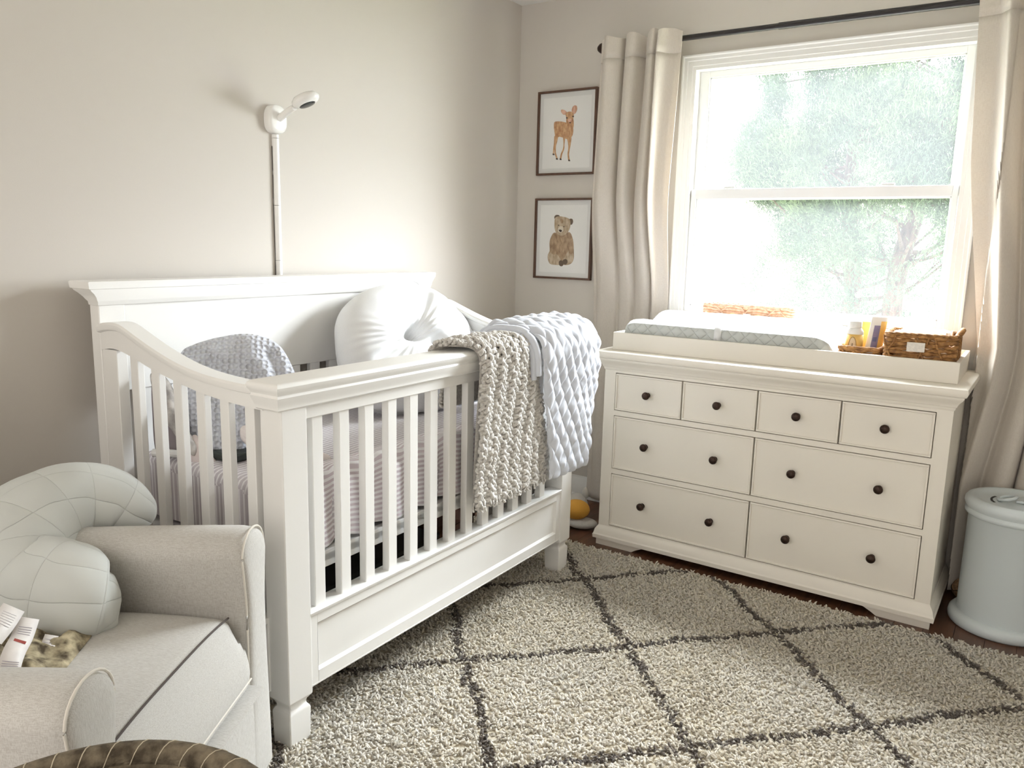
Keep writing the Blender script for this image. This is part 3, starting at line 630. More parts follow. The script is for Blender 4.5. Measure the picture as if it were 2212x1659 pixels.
def curtain(label, xs, fold, nz=70, zb=.02, ztop=2.192, ns=300, dres=None):
    """fold: control points (s, y offset) of the cross-section; xs(z) gives left/right edges"""
    cu = thing('curtain', label, 'curtain', ((xs(1)[0]+xs(1)[1])/2, -.1, zb)); fs = cat([(a, c_, 0) for a, c_ in fold], 10); S_ = np.linspace(0, 1, ns)
    fx = fs[:, 0]; fy = fs[:, 1]; par = np.linspace(0, 1, len(fx)); A = np.zeros((nz+1, ns, 3))
    for k in range(nz+1):
        z = zb+(ztop-zb)*k/nz; x0, x1 = xs(z)
        px_ = np.interp(S_, par, fx); py_ = np.interp(S_, par, fy)
        low = 1-smooth(.95, 1.55, z); yc = -.138*(1-low)-.034*low; amp = (1.3-.92*low)*(1 if z < 2.1 else 1-.15*smooth(2.1, 2.19, z))
        if dres == 'free': yc = np.where(x0+(x1-x0)*px_ > 2.13, -.138+.0*px_, yc); amp = np.where(x0+(x1-x0)*px_ > 2.13, 1.0, amp)
        wv = .004*np.sin(z*5+S_*9)
        py2 = py_*amp+wv*(1-.6*low); 
        y = yc+py2
        y = np.minimum(y, -.027 if z > .9 else -.008)
        if z > 2.12: y = np.minimum(y, -.1045)
        A[k, :, 0] = x0+(x1-x0)*px_+.004*np.sin(z*3.1+S_*14); A[k, :, 1] = y; A[k, :, 2] = z+(.008*np.sin(S_*23) if k == nz else 0)
    kh = int(nz*.968); o = MB(); o.grid(A[:kh+1]); o.build('panel', LIN, cu, solid=.0016, smooth=80)
    o = MB(); B = A[kh:].copy(); B[:, :, 1] -= .0008; B2 = np.concatenate([B, B[-1:]+np.array([0, .004, -.002])]); o.grid(B2); o.build('header_tape', LIN, cu, solid=.002, smooth=80)
    return cu
foldL = [(0, .02), (.05, .015), (.09, -.02), (.16, -.038), (.24, -.03), (.30, -.012), (.33, .015), (.37, -.015), (.44, -.03), (.50, -.026), (.54, .01), (.56, .024), (.60, -.005), (.66, -.03), (.72, -.035), (.755, -.01), (.765, .02), (.79, -.02), (.80, -.045), (.83, -.038), (.86, -.012), (.92, .004), (.96, .006), (1, .002)]
def xsL(z): q = (2.19-z)/1.2; return .518-.035*min(1, max(0, q)), .905-.03*min(1, max(0, q))
curtain('oatmeal linen curtain left of the window gathered in soft folds', xsL, foldL)
foldR = [(0, .004), (.04, .002), (.10, -.004), (.135, -.03), (.16, -.045), (.20, -.03), (.235, .0), (.26, .024), (.29, 0), (.33, -.03), (.38, -.035), (.415, -.01), (.43, .03), (.435, .085), (.44, .03), (.46, -.02), (.52, -.04), (.60, -.03), (.66, .0), (.70, .02), (.76, -.02), (.83, -.035), (.9, -.01), (.95, .02), (1, .0)]
def xsR(z): return float(np.interp(z, [0, .45, .80, .95, 1.2, 1.6, 2.19], [2.03, 2.05, 2.11, 2.12, 2.09, 2.04, 2.0])), 2.62
curtain('oatmeal linen curtain right of the window hanging behind the pail', xsR, foldR, dres='free')

# ------------------------------------------------------------------ framed pictures
FR = mat('dark walnut frame', srgb(84, 56, 40), .45, var=.3, vscale=40, stretch=(1, 1, .2)); PAP = mat('white watercolour paper', srgb(226, 225, 222), .85); PAP2 = mat('deckled paper', srgb(238, 237, 234), .85)
PGL = bpy.data.materials.new('picture glass'); PGL.use_nodes = True; t = PGL.node_tree; t.nodes.clear()
a = nn(t, 'ShaderNodeBsdfTransparent'); g = nn(t, 'ShaderNodeBsdfGlossy'); g.inputs['Roughness'].default_value = .08; mm = nn(t, 'ShaderNodeMixShader'); mm.inputs[0].default_value = .03
t.links.new(a.outputs[0], mm.inputs[1]); t.links.new(g.outputs[0], mm.inputs[2]); t.links.new(mm.outputs[0], nn(t, 'ShaderNodeOutputMaterial').inputs[0])
PU, PS = 0, 0
def picture(label, z0, z1, art):
    x0, x1 = .122, .451; p = thing('framed_print', label, 'picture', ((x0+x1)/2, 0, z0), group=None)
    f_ = .010; o = MB(); yb_, yf = -.001, -.022
    for q in ((x0, x1, z1-f_, z1), (x0, x1, z0, z0+f_), (x0, x0+f_, z0+f_, z1-f_), (x1-f_, x1, z0+f_, z1-f_)): o.box(q[0], q[1], yf, yb_, q[2], q[3])
    o.build('frame', FR, p, bevel=.001)
    MB().box(x0+f_, x1-f_, -.010, -.003, z0+f_, z1-f_).build('backing', PAP, p)
    pa = MB().box(x0+.030, x1-.030, -.0115, -.010, z0+.032, z1-.032).build('paper', PAP2, p, bevel=.0004)
    art(pa, (x0+x1)/2, z0, z1-z0)
    MB().box(x0+f_, x1-f_, -.0185, -.0175, z0+f_, z1-f_).build('glazing', PGL, p)
def fur(name, a, c_, s=90): return mat(name, a, .9, col2=c_, vscale=s, detail=4, stretch=(1, 1, .5))
F1_, F2_, F3_ = fur('tan watercolour', srgb(212, 172, 130), srgb(172, 122, 82)), fur('pink ear watercolour', srgb(222, 182, 160), srgb(190, 140, 112)), mat('dark watercolour', srgb(60, 48, 44), .9)
B1_, B2_, B3_ = fur('bear brown watercolour', srgb(182, 156, 126), srgb(132, 104, 76), 70), fur('bear pale watercolour', srgb(196, 178, 154), srgb(160, 138, 110), 70), mat('bear dark watercolour', srgb(92, 74, 58), .9)
def flat(name, pts, M, par, conv, lev=0, thick=.0003):
    global NF; NF += 1
    o = MB(); pts = [conv(*q) for q in pts]; o.prism(pts, 1, -.0116-lev*.0005-(NF % 16)*.00003-thick, -.0113); return o.build(name, M, par, fixn=True)
NF = 0
def blob(pts, n=5): return [tuple(q[:2]) for q in cat([(a, c_, 0) for a, c_ in pts], n, closed=True)]
def conv_px(ox, oy, sc=3.687):
    """coordinates read on the print itself, to the wall"""
    def f(px, py):
        P = un(1130+px/sc, 170+py/sc, 1, -.0115); return (P[0], P[2])
    return f
cv = conv_px(0, 0)
def fawn(pa, cx_, z0, h):
    body = [(248, 352), (262, 341), (300, 341), (330, 346), (352, 352), (370, 350), (392, 355), (398, 385), (400, 420), (392, 455), (375, 472), (345, 480), (318, 470), (290, 462), (272, 470), (256, 458), (250, 420), (246, 385)]
    bd = flat('fawn_body', blob(body, 3), F1_, pa, cv, 1)
    for L in ([(256, 440), (278, 455), (272, 500), (262, 540), (262, 590), (276, 636), (268, 643), (252, 598), (250, 545), (254, 500)], [(250, 455), (268, 480), (256, 530), (248, 570), (246, 606), (238, 604), (240, 560), (246, 510)],
              [(318, 460), (334, 470), (330, 520), (328, 560), (312, 600), (302, 645), (293, 640), (300, 600), (318, 555), (322, 510)], [(350, 465), (384, 460), (380, 520), (372, 560), (366, 610), (372, 650), (360, 654), (354, 600), (360, 550), (356, 505)]):
        flat('fawn_leg', blob(L, 3), F1_, pa, cv, 0)
    flat('fawn_neck', blob([(345, 350), (352, 300), (390, 300), (402, 330), (400, 390), (370, 400)], 4), F1_, pa, cv, 1)
    hd = flat('fawn_head', blob([(340, 285), (352, 268), (372, 262), (394, 268), (404, 290), (398, 320), (384, 350), (376, 358), (366, 352), (350, 322)], 4), F1_, pa, cv, 3)
    flat('fawn_ear', blob([(352, 278), (325, 288), (306, 268), (304, 248), (325, 248), (345, 262)], 4), F2_, pa, cv, 2)
    flat('fawn_ear', blob([(392, 272), (388, 250), (398, 222), (416, 212), (430, 222), (430, 250), (412, 280)], 4), F2_, pa, cv, 2)
    for q in ((350, 313), (399, 301)): flat('fawn_eye', blob([(q[0]-7, q[1]), (q[0], q[1]-6), (q[0]+7, q[1]), (q[0], q[1]+6)], 4), F3_, pa, cv, 5)
    flat('fawn_nose', blob([(369, 350), (376, 346), (382, 350), (376, 356)], 4), F3_, pa, cv, 5)
    flat('fawn_muzzle', blob([(358, 330), (376, 318), (392, 328), (385, 348), (368, 348)], 4), F2_, pa, cv, 4)
    for q in ((269, 640), (242, 604), (298, 643), (366, 652)): flat('fawn_hoof', blob([(q[0]-6, q[1]-6), (q[0]+6, q[1]-6), (q[0]+8, q[1]+4), (q[0]-4, q[1]+4)], 3), F3_, pa, cv, 2)
def bear(pa, cx_, z0, h):
    flat('bear_body', blob([(250, 1225), (300, 1255), (350, 1250), (372, 1225), (392, 1262), (402, 1320), (404, 1380), (404, 1430), (385, 1470), (345, 1484), (300, 1480), (250, 1482), (212, 1472), (196, 1430), (200, 1395), (212, 1370), (210, 1310), (222, 1262)], 3), B1_, pa, cv, 0)
    flat('bear_neck', blob([(262, 1225), (315, 1240), (368, 1222), (385, 1262), (315, 1290), (245, 1262)], 4), B1_, pa, cv, 1)
    flat('bear_leg', blob([(198, 1400), (230, 1382), (270, 1400), (300, 1440), (318, 1475), (290, 1484), (240, 1480), (208, 1462)], 4), B2_, pa, cv, 1)
    flat('bear_leg', blob([(400, 1395), (372, 1370), (345, 1395), (322, 1440), (325, 1472), (360, 1478), (396, 1455)], 4), B2_, pa, cv, 1)
    flat('bear_paw', blob([(286, 1458), (302, 1446), (318, 1456), (322, 1480), (308, 1494), (290, 1486)], 4), B3_, pa, cv, 2)
    flat('bear_paw', blob([(318, 1446), (340, 1436), (354, 1450), (350, 1472), (334, 1480), (320, 1470)], 4), B3_, pa, cv, 2)
    flat('bear_arm', blob([(228, 1265), (250, 1262), (258, 1330), (262, 1390), (240, 1400), (216, 1370), (216, 1310)], 4), B1_, pa, cv, 2)
    flat('bear_arm', blob([(376, 1250), (396, 1280), (402, 1350), (390, 1395), (368, 1390), (362, 1320)], 4), B1_, pa, cv, 2)
    flat('bear_head', blob([(252, 1140), (258, 1108), (285, 1096), (320, 1100), (360, 1112), (378, 1140), (372, 1190), (352, 1228), (315, 1252), (275, 1238), (254, 1200)], 4), B2_, pa, cv, 3)
    flat('bear_ear', blob([(255, 1120), (250, 1100), (262, 1086), (282, 1086), (292, 1098), (275, 1115)], 4), B3_, pa, cv, 2)
    flat('bear_ear', blob([(366, 1130), (374, 1116), (392, 1118), (398, 1140), (388, 1162), (374, 1158)], 4), B3_, pa, cv, 2)
    flat('bear_brow', blob([(300, 1120), (322, 1125), (318, 1150), (304, 1150)], 4), B1_, pa, cv, 4)
    flat('bear_muzzle', blob([(282, 1190), (300, 1175), (318, 1182), (322, 1212), (300, 1228), (280, 1216)], 4), mat('cream watercolour', srgb(214, 204, 188), .9), pa, cv, 4)
    flat('bear_nose', blob([(286, 1206), (300, 1202), (312, 1210), (300, 1222)], 4), F3_, pa, cv, 5)
    for q in ((285, 1168), (327, 1178)): flat('bear_eye', blob([(q[0]-5, q[1]), (q[0], q[1]-5), (q[0]+5, q[1]), (q[0], q[1]+5)], 4), F3_, pa, cv, 5)
picture('framed print of a standing fawn, the upper of two in the corner', 1.6207, 2.0197, fawn)
picture('framed print of a sitting bear cub, the lower of two in the corner', 1.1124, 1.5088, bear)

# ------------------------------------------------------------------ baby monitor on the left wall
WG = mat('glossy white plastic', srgb(242, 240, 236), .22, coat=.3)
mo = thing('baby_monitor', 'white baby monitor camera on a wall arm above the crib', 'camera', (0, -1.556, 1.6))
mc_ = (-1.556, 1.690)
o = MB(); A = []
for q, sc in ((0.0005, 1.0), (.018, 1.0), (.026, .97), (.031, .88), (.033, .7)):
    R = []
    for k in range(40):
        a = 2*PI*k/40; ca, sa = math.cos(a), math.sin(a); ex = 2.9; ry, rz = .040, .048
        R.append((q, mc_[0]+sc*ry*abs(ca)**(2/ex)*np.sign(ca)*(1-.12*(sa > 0)*sa), mc_[1]+sc*rz*abs(sa)**(2/ex)*np.sign(sa)))
    A.append(R)
o.grid(np.array(A), closev=True); o.f.append(tuple(4*40+i for i in range(40))); o.build('wall_plate', WG, mo, fixn=True, smooth=60)
h0 = un(630, 236, 1, -1.50); hp = un(661, 215, 0, .145); 
P0 = np.array([.02, -1.55, 1.690]); P1 = np.array(un(636, 232, 0, .115))
MB().tube(cat([P0, P0*.4+P1*.6+np.array([0, 0, .002]), P1], 5), np.linspace(.013, .0105, 11), 16).build('arm', WG, mo, smooth=60)
hd_c = np.array(un(660, 216, 0, .150))
o = MB(); A = []
ax_ = np.array([.35, .15, -.92]); ax_ /= np.linalg.norm(ax_); fw = np.cross([0.45, -1, 0], ax_); fw /= np.linalg.norm(fw); sd = np.cross(ax_, fw)
for q, r in ((-.020, .006), (-.0195, .022), (-.016, .034), (-.008, .042), (0, .0445), (.008, .042), (.014, .036), (.017, .029)):
    A.append([tuple(hd_c+ax_*q+r*(math.cos(a)*fw*1.12+math.sin(a)*sd*.92)) for a in np.linspace(0, 2*PI, 36, endpoint=False)])
o.grid(np.array(A), closev=True); o.f.append(tuple(range(36))); o.f.append(tuple(7*36+i for i in range(36)))
hd = o.build('camera_head', WG, mo, fixn=True, smooth=60)
o = MB(); A = []
for q, r in ((.0155, .027), (.019, .024), (.021, .016), (.0215, .004)): A.append([tuple(hd_c+ax_*q+r*(math.cos(a)*fw*1.12+math.sin(a)*sd*.92)) for a in np.linspace(0, 2*PI, 30, endpoint=False)])
o.grid(np.array(A), closev=True); o.f.append(tuple(3*30+i for i in range(30))); o.build('lens', mat('black lens', srgb(40, 42, 42), .15), hd, fixn=True, smooth=60)
for z0, z1 in ((1.628, 1.640), (1.398, 1.627), (1.205, 1.397), (.70, 1.204)):
    o = MB(); o.prism([(0.0005, -1.564), (.010, -1.564), (.016, -1.559), (.018, -1.552), (.016, -1.545), (.010, -1.540), (.0005, -1.540)], 2, z0, z1-.0008); o.build('cord_cover', WG, mo, fixn=True, smooth=50)
MB().tube(cat([(.003, -1.566, 1.60), (.003, -1.5655, 1.5), (.003, -1.567, 1.4), (.003, -1.5655, 1.25), (.003, -1.566, .8)], 5), .0012, 6).build('cable', mat('dark cable', srgb(70, 64, 60), .6), mo)

# ------------------------------------------------------------------ diaper pail
pc = un(2153, 1345, 2, 0); PL = mat('pale grey enamel steel', srgb(206, 213, 214), .32, bump=.04, bscale=60)
pail = thing('nappy_pail', 'pale grey cylindrical nappy pail with ring handle at the right edge', 'pail', (pc[0]+.012, pc[1]-.01, 0), nominal=False)
MB().lathe([(.001, 0), (.160, 0), (.166, .006), (.168, .018), (.165, .032), (.158, .040), (.150, .043), (.142, .044)], seg=64).build('base_ring', PL, pail, smooth=60)
MB().lathe([(.143, .042), (.1425, .05), (.1415, .398), (.143, .40)], seg=64).build('body', PL, pail, smooth=60)
MB().lathe([(.142, .396), (.150, .399), (.154, .404), (.1545, .413), (.150, .420), (.154, .426), (.158, .436), (.157, .448), (.150, .457), (.140, .461), (.130, .459), (.122, .452), (.105, .447), (.001, .447)], seg=64).build('lid', PL, pail, smooth=60)
rg = MB(); c = [(.026*math.cos(a)-.03, .026*math.sin(a), .460+.008*math.cos(a)) for a in np.linspace(0, 2*PI, 28)]; rg.tube(c, .0055, 10); rg.build('ring_handle', PL, pail, smooth=60)
o = MB(); 
for s in (-1, 1):
    c = [((.085*math.cos(a))-.02, .085*math.sin(a)*1.0, .4478) for a in np.linspace(PI*.5-s*.25+PI*.0, PI*.5-s*.25-s*.75, 10)]; 
for a0, a1 in ((2.6, 3.7), (5.2, 6.6)):
    A = [[(.074*math.cos(a), .074*math.sin(a), .4483), (.081*math.cos(a), .081*math.sin(a), .4483)] for a in np.linspace(a0, a1, 24)]; o.grid(np.array(A))
o.build('lid_slot', mat('dark gap', srgb(60, 58, 56), .7), pail, solid=.0008)
o = MB(); o.box(-.006, .05, -.008, .008, .448, .457); o.build('slider', PL, pail, bevel=.003)
# ------------------------------------------------------------------ soft things
def unp(px, py, P0, n):
    d = rays(px, py); t = np.dot(np.array(P0)-CP, n)/np.dot(d, n); return CP+t*d
def soft(name, M, parent, outline, P0, nrm, Tf, Tb, p=2.6, dep=(), wr=(0, 0, 0), nr=34, nt=150, uvs=1.0, center=None, lump=0, seed=1):
    """stuffed shape: outline read from the photo on a plane through P0, filled on both sides"""
    nrm = np.array(nrm, float); nrm /= np.linalg.norm(nrm)
    O = np.array([unp(x, y, P0, nrm) for x, y in outline]); O = cat(O, 12, closed=True)
    c = O.mean(0) if center is None else unp(*center, P0, nrm)
    th = np.linspace(0, len(O), nt, endpoint=False); O = np.stack([np.interp(th, np.arange(len(O)+1), np.r_[O[:, k], O[:1, k]]) for k in range(3)], 1)
    ax = np.cross([0, 0, 1], nrm); ax /= np.linalg.norm(ax); ay = np.cross(nrm, ax)
    D = [(np.array(unp(*a, P0, nrm)), np.array(unp(*b_, P0, nrm)), w_, s_) for a, b_, w_, s_ in dep]
    rows = []; uv = []
    ts = np.concatenate([np.sin(np.linspace(0, PI/2, nr)), np.sin(np.linspace(PI/2, 0, nr))[1:]])
    for k, t in enumerate(ts):
        front = k < nr; Pt = c+t*(O-c); h = (Tf if front else -Tb)*(max(0, 1-t**p))**.5*np.ones(nt)
        if front:
            for a, b_, w_, s_ in D:
                ab = b_-a; L2 = np.dot(ab, ab)+1e-9; q = np.clip(((Pt-a)@ab)/L2, 0, 1)[:, None]; dd = np.linalg.norm(Pt-(a+q*ab), axis=1); h -= s_*np.exp(-(dd/w_)**2)*min(1, (1-t)*4)
            if wr[0]:
                ang = np.arange(nt)/nt*2*PI; h += wr[0]*np.sin(wr[1]*ang+2*np.sin(3*ang))*math.sin(PI*min(1, t*1.0))**wr[2]*(.5+.5*np.sin(2*ang+seed))
        u_ = (Pt-c)@ax; v_ = (Pt-c)@ay
        if lump: h += lump*(vnoise(u_, v_, 18, seed)-.5)*(1-t**6)
        rows.append(Pt+nrm*h[:, None]); uv += list(zip(u_*uvs, v_*uvs))
    o = MB(); o.grid(np.array(rows), closev=True)
    return o.build(name, M, parent, smooth=180 and 85, uv=np.array(uv))
SATIN = mat('white pillow cotton', srgb(232, 232, 232), .7, sheen=.2, bump=.2, bscale=420, bdist=.0004, var=.02, vscale=300)
lp = thing('lounger_pillow', 'round white stuffed lounger pillow with dimpled middle leaning on the headboard', 'pillow', (.36, -1.18, .665))
P0 = (.38, -1.2, .86); NR = (.80, -.22, .50)
out_l = [(727, 735), (727, 700), (742, 665), (775, 636), (820, 620), (868, 617), (915, 625), (950, 645), (982, 676), (1003, 703), (1010, 740), (1004, 800), (985, 855), (955, 884), (900, 890), (845, 888), (795, 878), (760, 850), (738, 800), (730, 765)]
soft('cushion', SATIN, lp, out_l, P0, NR, .115, .07, p=3.0, center=(872, 750), nt=240, nr=46,
     dep=[((839, 750), (873, 738), .035, .040), ((873, 738), (917, 757), .035, .042), ((876, 735), (902, 650), .028, .026), ((917, 757), (960, 770), .02, .012), ((840, 755), (800, 800), .02, .012), ((880, 790), (880, 850), .05, -.01)], wr=(.0035, 26, 1.2), lump=.012, seed=3)
outb = [(x+(x-872)*.015+(12 if x > 960 else -1), y+(8 if y > 700 else 2)) for x, y in out_l]
soft('back_layer', SATIN, lp, outb, np.array(P0)-np.array(NR)*.045, NR, .05, .035, p=3.0, center=(872, 750))
hp_ = [unp(x, y, (.30, -1.2, 1.0), (.8, -.22, .5)) for x, y in ((848, 620), (862, 608), (880, 605), (900, 612), (910, 626))]
A = [[p+np.array([0, .0, 0]), p+np.array([-.004, 0, .012])] for p in cat(hp_, 6)]; o = MB(); o.grid(np.array(A)); o.build('handle', SATIN, lp, solid=.002)

# things at the near end of the crib
MK = mat('grey dotted plush', srgb(214, 216, 226), .9, sheen=.5); t = MK.node_tree; b_ = t.nodes['Principled BSDF']
co = nn(t, 'ShaderNodeUVMap'); vo = nn(t, 'ShaderNodeTexVoronoi'); vo.inputs['Scale'].default_value = 62; vo.inputs['Randomness'].default_value = .3; t.links.new(co.outputs[0], vo.inputs[0])
rp = nn(t, 'ShaderNodeMapRange'); rp.inputs['From Min'].default_value = 0; rp.inputs['From Max'].default_value = .55; rp.inputs['To Min'].default_value = 1; rp.inputs['To Max'].default_value = 0; t.links.new(vo.outputs['Distance'], rp.inputs[0])
bp = nn(t, 'ShaderNodeBump'); bp.inputs['Strength'].default_value = 1; bp.inputs['Distance'].default_value = .010; mxc = nn(t, 'ShaderNodeMixRGB'); t.links.new(rp.outputs[0], mxc.inputs[0]); mxc.inputs[1].default_value = srgb(206, 208, 217); mxc.inputs[2].default_value = srgb(230, 232, 238); t.links.new(mxc.outputs[0], b_.inputs['Base Color']); t.links.new(rp.outputs[0], bp.inputs['Height']); t.links.new(bp.outputs[0], b_.inputs['Normal'])
mkt = thing('plush_blanket', 'pale grey dotted plush blanket draped over the baby bouncer in the crib', 'blanket', (.42, -1.93, .665))
soft('dotted_cloth', MK, mkt, [(392, 762), (420, 745), (470, 730), (525, 722), (570, 728), (605, 748), (628, 785), (645, 830), (650, 880), (615, 905), (575, 915), (548, 935), (535, 985), (520, 1003), (480, 1000), (440, 985), (405, 930), (388, 850), (384, 800)],
     (.44, -1.95, .82), (.62, -.62, .42), .055, .03, p=3.2, lump=.02, seed=5, center=(500, 850), dep=[((590, 770), (610, 850), .02, .02), ((470, 850), (500, 960), .03, .012)])
FLO = mat('grey floral cotton', srgb(214, 208, 202), .9, col2=srgb(148, 142, 138), vscale=26, detail=5, bump=.1, bscale=300)
seat = thing('baby_bouncer', 'floral grey baby bouncer with dark base at the near left end of the crib', 'bouncer', (.36, -2.10, .666))
soft('floral_cover', FLO, seat, [(325, 810), (348, 806), (368, 830), (382, 870), (405, 930), (424, 965), (418, 985), (396, 965), (372, 930), (350, 900), (336, 860)], (.40, -2.13, .80), (.55, -.75, .35), .025, .03, p=2.6, lump=.01)
soft('inner_lining', mat('mauve grey lining', srgb(150, 140, 142), .9), seat, [(330, 820), (362, 835), (385, 900), (400, 950), (398, 978), (365, 980), (338, 978), (330, 900)], (.38, -2.10, .78), (.55, -.75, .35), .015, .02, p=4)
soft('head_cushion', mat('blush cushion', srgb(228, 214, 210), .9), seat, [(418, 940), (440, 955), (462, 985), (480, 1010), (470, 1018), (440, 1016), (418, 1005), (405, 980)], (.46, -2.07, .74), (.55, -.75, .4), .03, .02)
MB().tube([tuple(unp(x, y, (.42, -2.14, .70), (.55, -.75, .35))) for x, y in ((330, 978), (370, 979), (410, 984), (430, 992))], .011, 10).build('white_rim', WPL, seat)
o = MB(); o.box(.26, .50, -2.15, -1.95, .666, .688); o.build('dark_base', mat('dark green plastic', srgb(46, 54, 50), .5), seat, bevel=.006)
o = MB(); o.tube([(.30, -2.0, .69), (.26, -1.96, .90)], .008, 8); o.build('frame_tube', mat('dark steel', srgb(80, 82, 84), .4, metal=.6), seat)
toy = thing('plush_rabbit', 'floppy cream and peach plush rabbit lying on the mattress behind the near corner post', 'soft toy', (.60, -1.93, .665))
PE = mat('peach plush', srgb(238, 206, 184), .95, bump=.8, bscale=260, bdist=.003); CRM = mat('cream plush', srgb(240, 230, 226), .95, bump=.8, bscale=260, bdist=.003)
soft('body', CRM, toy, [(520, 925), (540, 920), (575, 932), (610, 935), (640, 940), (650, 960), (620, 978), (580, 975), (545, 968), (522, 950)], (.60, -1.98, .72), (.5, -.6, .6), .03, .03, p=2, lump=.006)
soft('head', PE, toy, [(645, 915), (660, 908), (680, 915), (692, 935), (690, 960), (675, 975), (655, 978), (640, 955), (638, 930)], (.64, -1.92, .72), (.6, -.5, .6), .035, .03, p=2, lump=.004)
soft('ear', PE, toy, [(652, 910), (668, 890), (682, 895), (680, 915), (668, 925)], (.63, -1.90, .73), (.6, -.5, .6), .01, .008, p=2)
soft('ear', CRM, toy, [(660, 965), (690, 975), (712, 985), (715, 998), (690, 995), (662, 985)], (.66, -1.90, .69), (.6, -.5, .6), .01, .008, p=2)
# ------------------------------------------------------------------ blankets over the front rail
def path_s(P, n=8):
    c = cat([(a, b_, 0) for a, b_ in P], n)[:, :2]; d = np.concatenate([[0], np.cumsum(np.linalg.norm(np.diff(c, axis=0), axis=1))]); return c, d
def drape(name, M, parent, path, ya, yb, nu, nv, hfun, thick, edge=0.0, ybend=None, loc0=(0, 0)):
    c, d = path_s(path); L = d[-1]; A = np.zeros((nv, nu, 3)); uv = []
    s = np.linspace(0, L, nv); X = np.interp(s, d, c[:, 0]); Z = np.interp(s, d, c[:, 1])
    tx = np.gradient(X); tz = np.gradient(Z); l = np.hypot(tx, tz); NX, NZ = -(-tz)/l*1, -tx/l*1
    NX, NZ = -tz/l, tx/l
    u = np.linspace(0, 1, nu)
    for k in range(nv):
        a, b_ = ya(s[k]/L), yb(s[k]/L); y = a+(b_-a)*u; h = hfun(y, s[k], u, s[k]/L)
        th = thick*np.sqrt(np.clip(1-np.abs(2*u-1)**14, 0, 1))*min(1, ((1-s[k]/L)*30))**.5
        A[k, :, 0] = X[k]+NX[k]*(th+h); A[k, :, 2] = Z[k]+NZ[k]*(th+h); A[k, :, 1] = y
        if edge: A[k, :, 1] += edge*np.sin(s[k]*60)
        uv += [(yy_, s[k]) for yy_ in y]
    B = A[:, ::-1].copy(); B[:, :, 0] = X[:, None]; B[:, :, 2] = Z[:, None]
    full = np.concatenate([A, B], 1); o = MB(); o.grid(full, closev=True); n2 = nu*2
    o.f.append(tuple(range(n2))); o.f.append(tuple((nv-1)*n2+i for i in range(n2))[::-1])
    return o.build(name, M, parent, smooth=85, fixn=True)
KNT = mat('chunky greige knit', srgb(206, 201, 194), .95, var=.2, vscale=150, bump=.5, bscale=500, bdist=.001, sheen=.2)
def knit(y, s, u, q):
    col = y/.062; ph = vnoise(y, np.full_like(y, s), 22, 4); ph2 = vnoise(y, np.full_like(y, s), 60, 9)
    warp = .9*np.sin(2*PI*col+3*ph+s*14)+5.5*(ph-.5)+1.5*(ph2-.5)
    rid = np.abs(np.sin(PI*s/.0175+warp*1.2))**.8
    brk = np.abs(np.sin(PI*y/.026+2.5*ph+1.5*np.sin(s*90)+(np.floor(s/.0175) % 2)*PI/2))**.6
    cell = .5+.5*np.cos(2*PI*col)
    return .0165*rid*(.35+.65*brk)+.006*cell+.014*(vnoise(y, np.full_like(y, s), 9, 2)-.5)
kn = thing('knit_blanket', 'chunky greige knitted blanket hanging over the front rail of the crib', 'blanket', (.86, -1.33, .43))
kp = [(.762, .76), (.768, .90), (.778, .958), (.80, .968), (.84, .970), (.875, .966), (.894, .948), (.897, .92), (.893, .85), (.884, .72), (.878, .58), (.876, .455)]
def kya(q): return -1.535-.075*math.exp(-((q-.26)/.10)**2)+.0*q
def kyb(q): return -1.24+.13*smooth(.35, .95, q)
def kcut(y, s, u, q): return knit(y, s, u, q)
drape('knitted_cloth', KNT, kn, kp, kya, kyb, 40, 90, lambda y, s, u, q: 0*y, .006)
kc, kd = path_s(kp); KL = kd[-1]; kx = np.interp(np.linspace(0, KL, 400), kd, kc[:, 0]); kz = np.interp(np.linspace(0, KL, 400), kd, kc[:, 1]); kl = np.hypot(np.gradient(kx), np.gradient(kz)); knx, knz = -np.gradient(kz)/kl, np.gradient(kx)/kl
def on_drape(s, y, h):
    q = np.clip(s/KL, 0, 1)*399; i = np.arange(400); return np.stack([np.interp(q, i, kx)+np.interp(q, i, knx)*h, y, np.interp(q, i, kz)+np.interp(q, i, knz)*h], 1)
rows_ = int(KL/.0128); o = MB()
for k in range(rows_):
    s0 = .006+k*.0128; q0 = s0/KL; ya_, yb_ = kya(q0), kyb(q0); m = int((yb_-ya_)/.0022); y = np.linspace(ya_, yb_, m); one = np.full_like(y, s0)
    ph = vnoise(y, one, 20, 4); ph2 = vnoise(y, one, 55, 9); big = .5+.5*np.cos(2*PI*y/.066+.8*np.sin(s0*11))
    for j in (0, 1):
        a = 2*PI*y/.029+PI*j+(k % 2)*1.9+5*ph+k*.3; s = s0+.0065*np.sin(a)*(.4+.9*big)+.010*(ph-.5)+.006*(ph2-.5)
        h = .010+.0048*np.cos(a*1.0+j*PI)+.009*big+.006*(ph2-.5)+.010*(vnoise(y, one, 8, 2)-.5); P_ = on_drape(s, y+.003*np.cos(a), h)
        r = .0058*(.82+.35*np.abs(np.sin(a*.5+ph*3))); r[0] *= .6; r[-1] *= .6; o.tube(P_, r, 7)
o.build('knitted_yarn', KNT, kn, smooth=85)['kind'] = 'stuff'
o = MB()
for i in range(120):   # loose yarn ends on the hem
    y = -1.53+.415*i/119+rng.uniform(-.002, .002); x = .886+rng.uniform(-.006, .012); z = .458; c = [(x, y, z+.01), (x+rng.uniform(-.004, .008), y+rng.uniform(-.006, .006), z-.006), (x+rng.uniform(-.006, .01), y+rng.uniform(-.01, .01), z-rng.uniform(.010, .024))]
    o.tube(cat(c, 3), .0034, 5)
f = o.build('fringe', KNT, kn); f['kind'] = 'stuff'
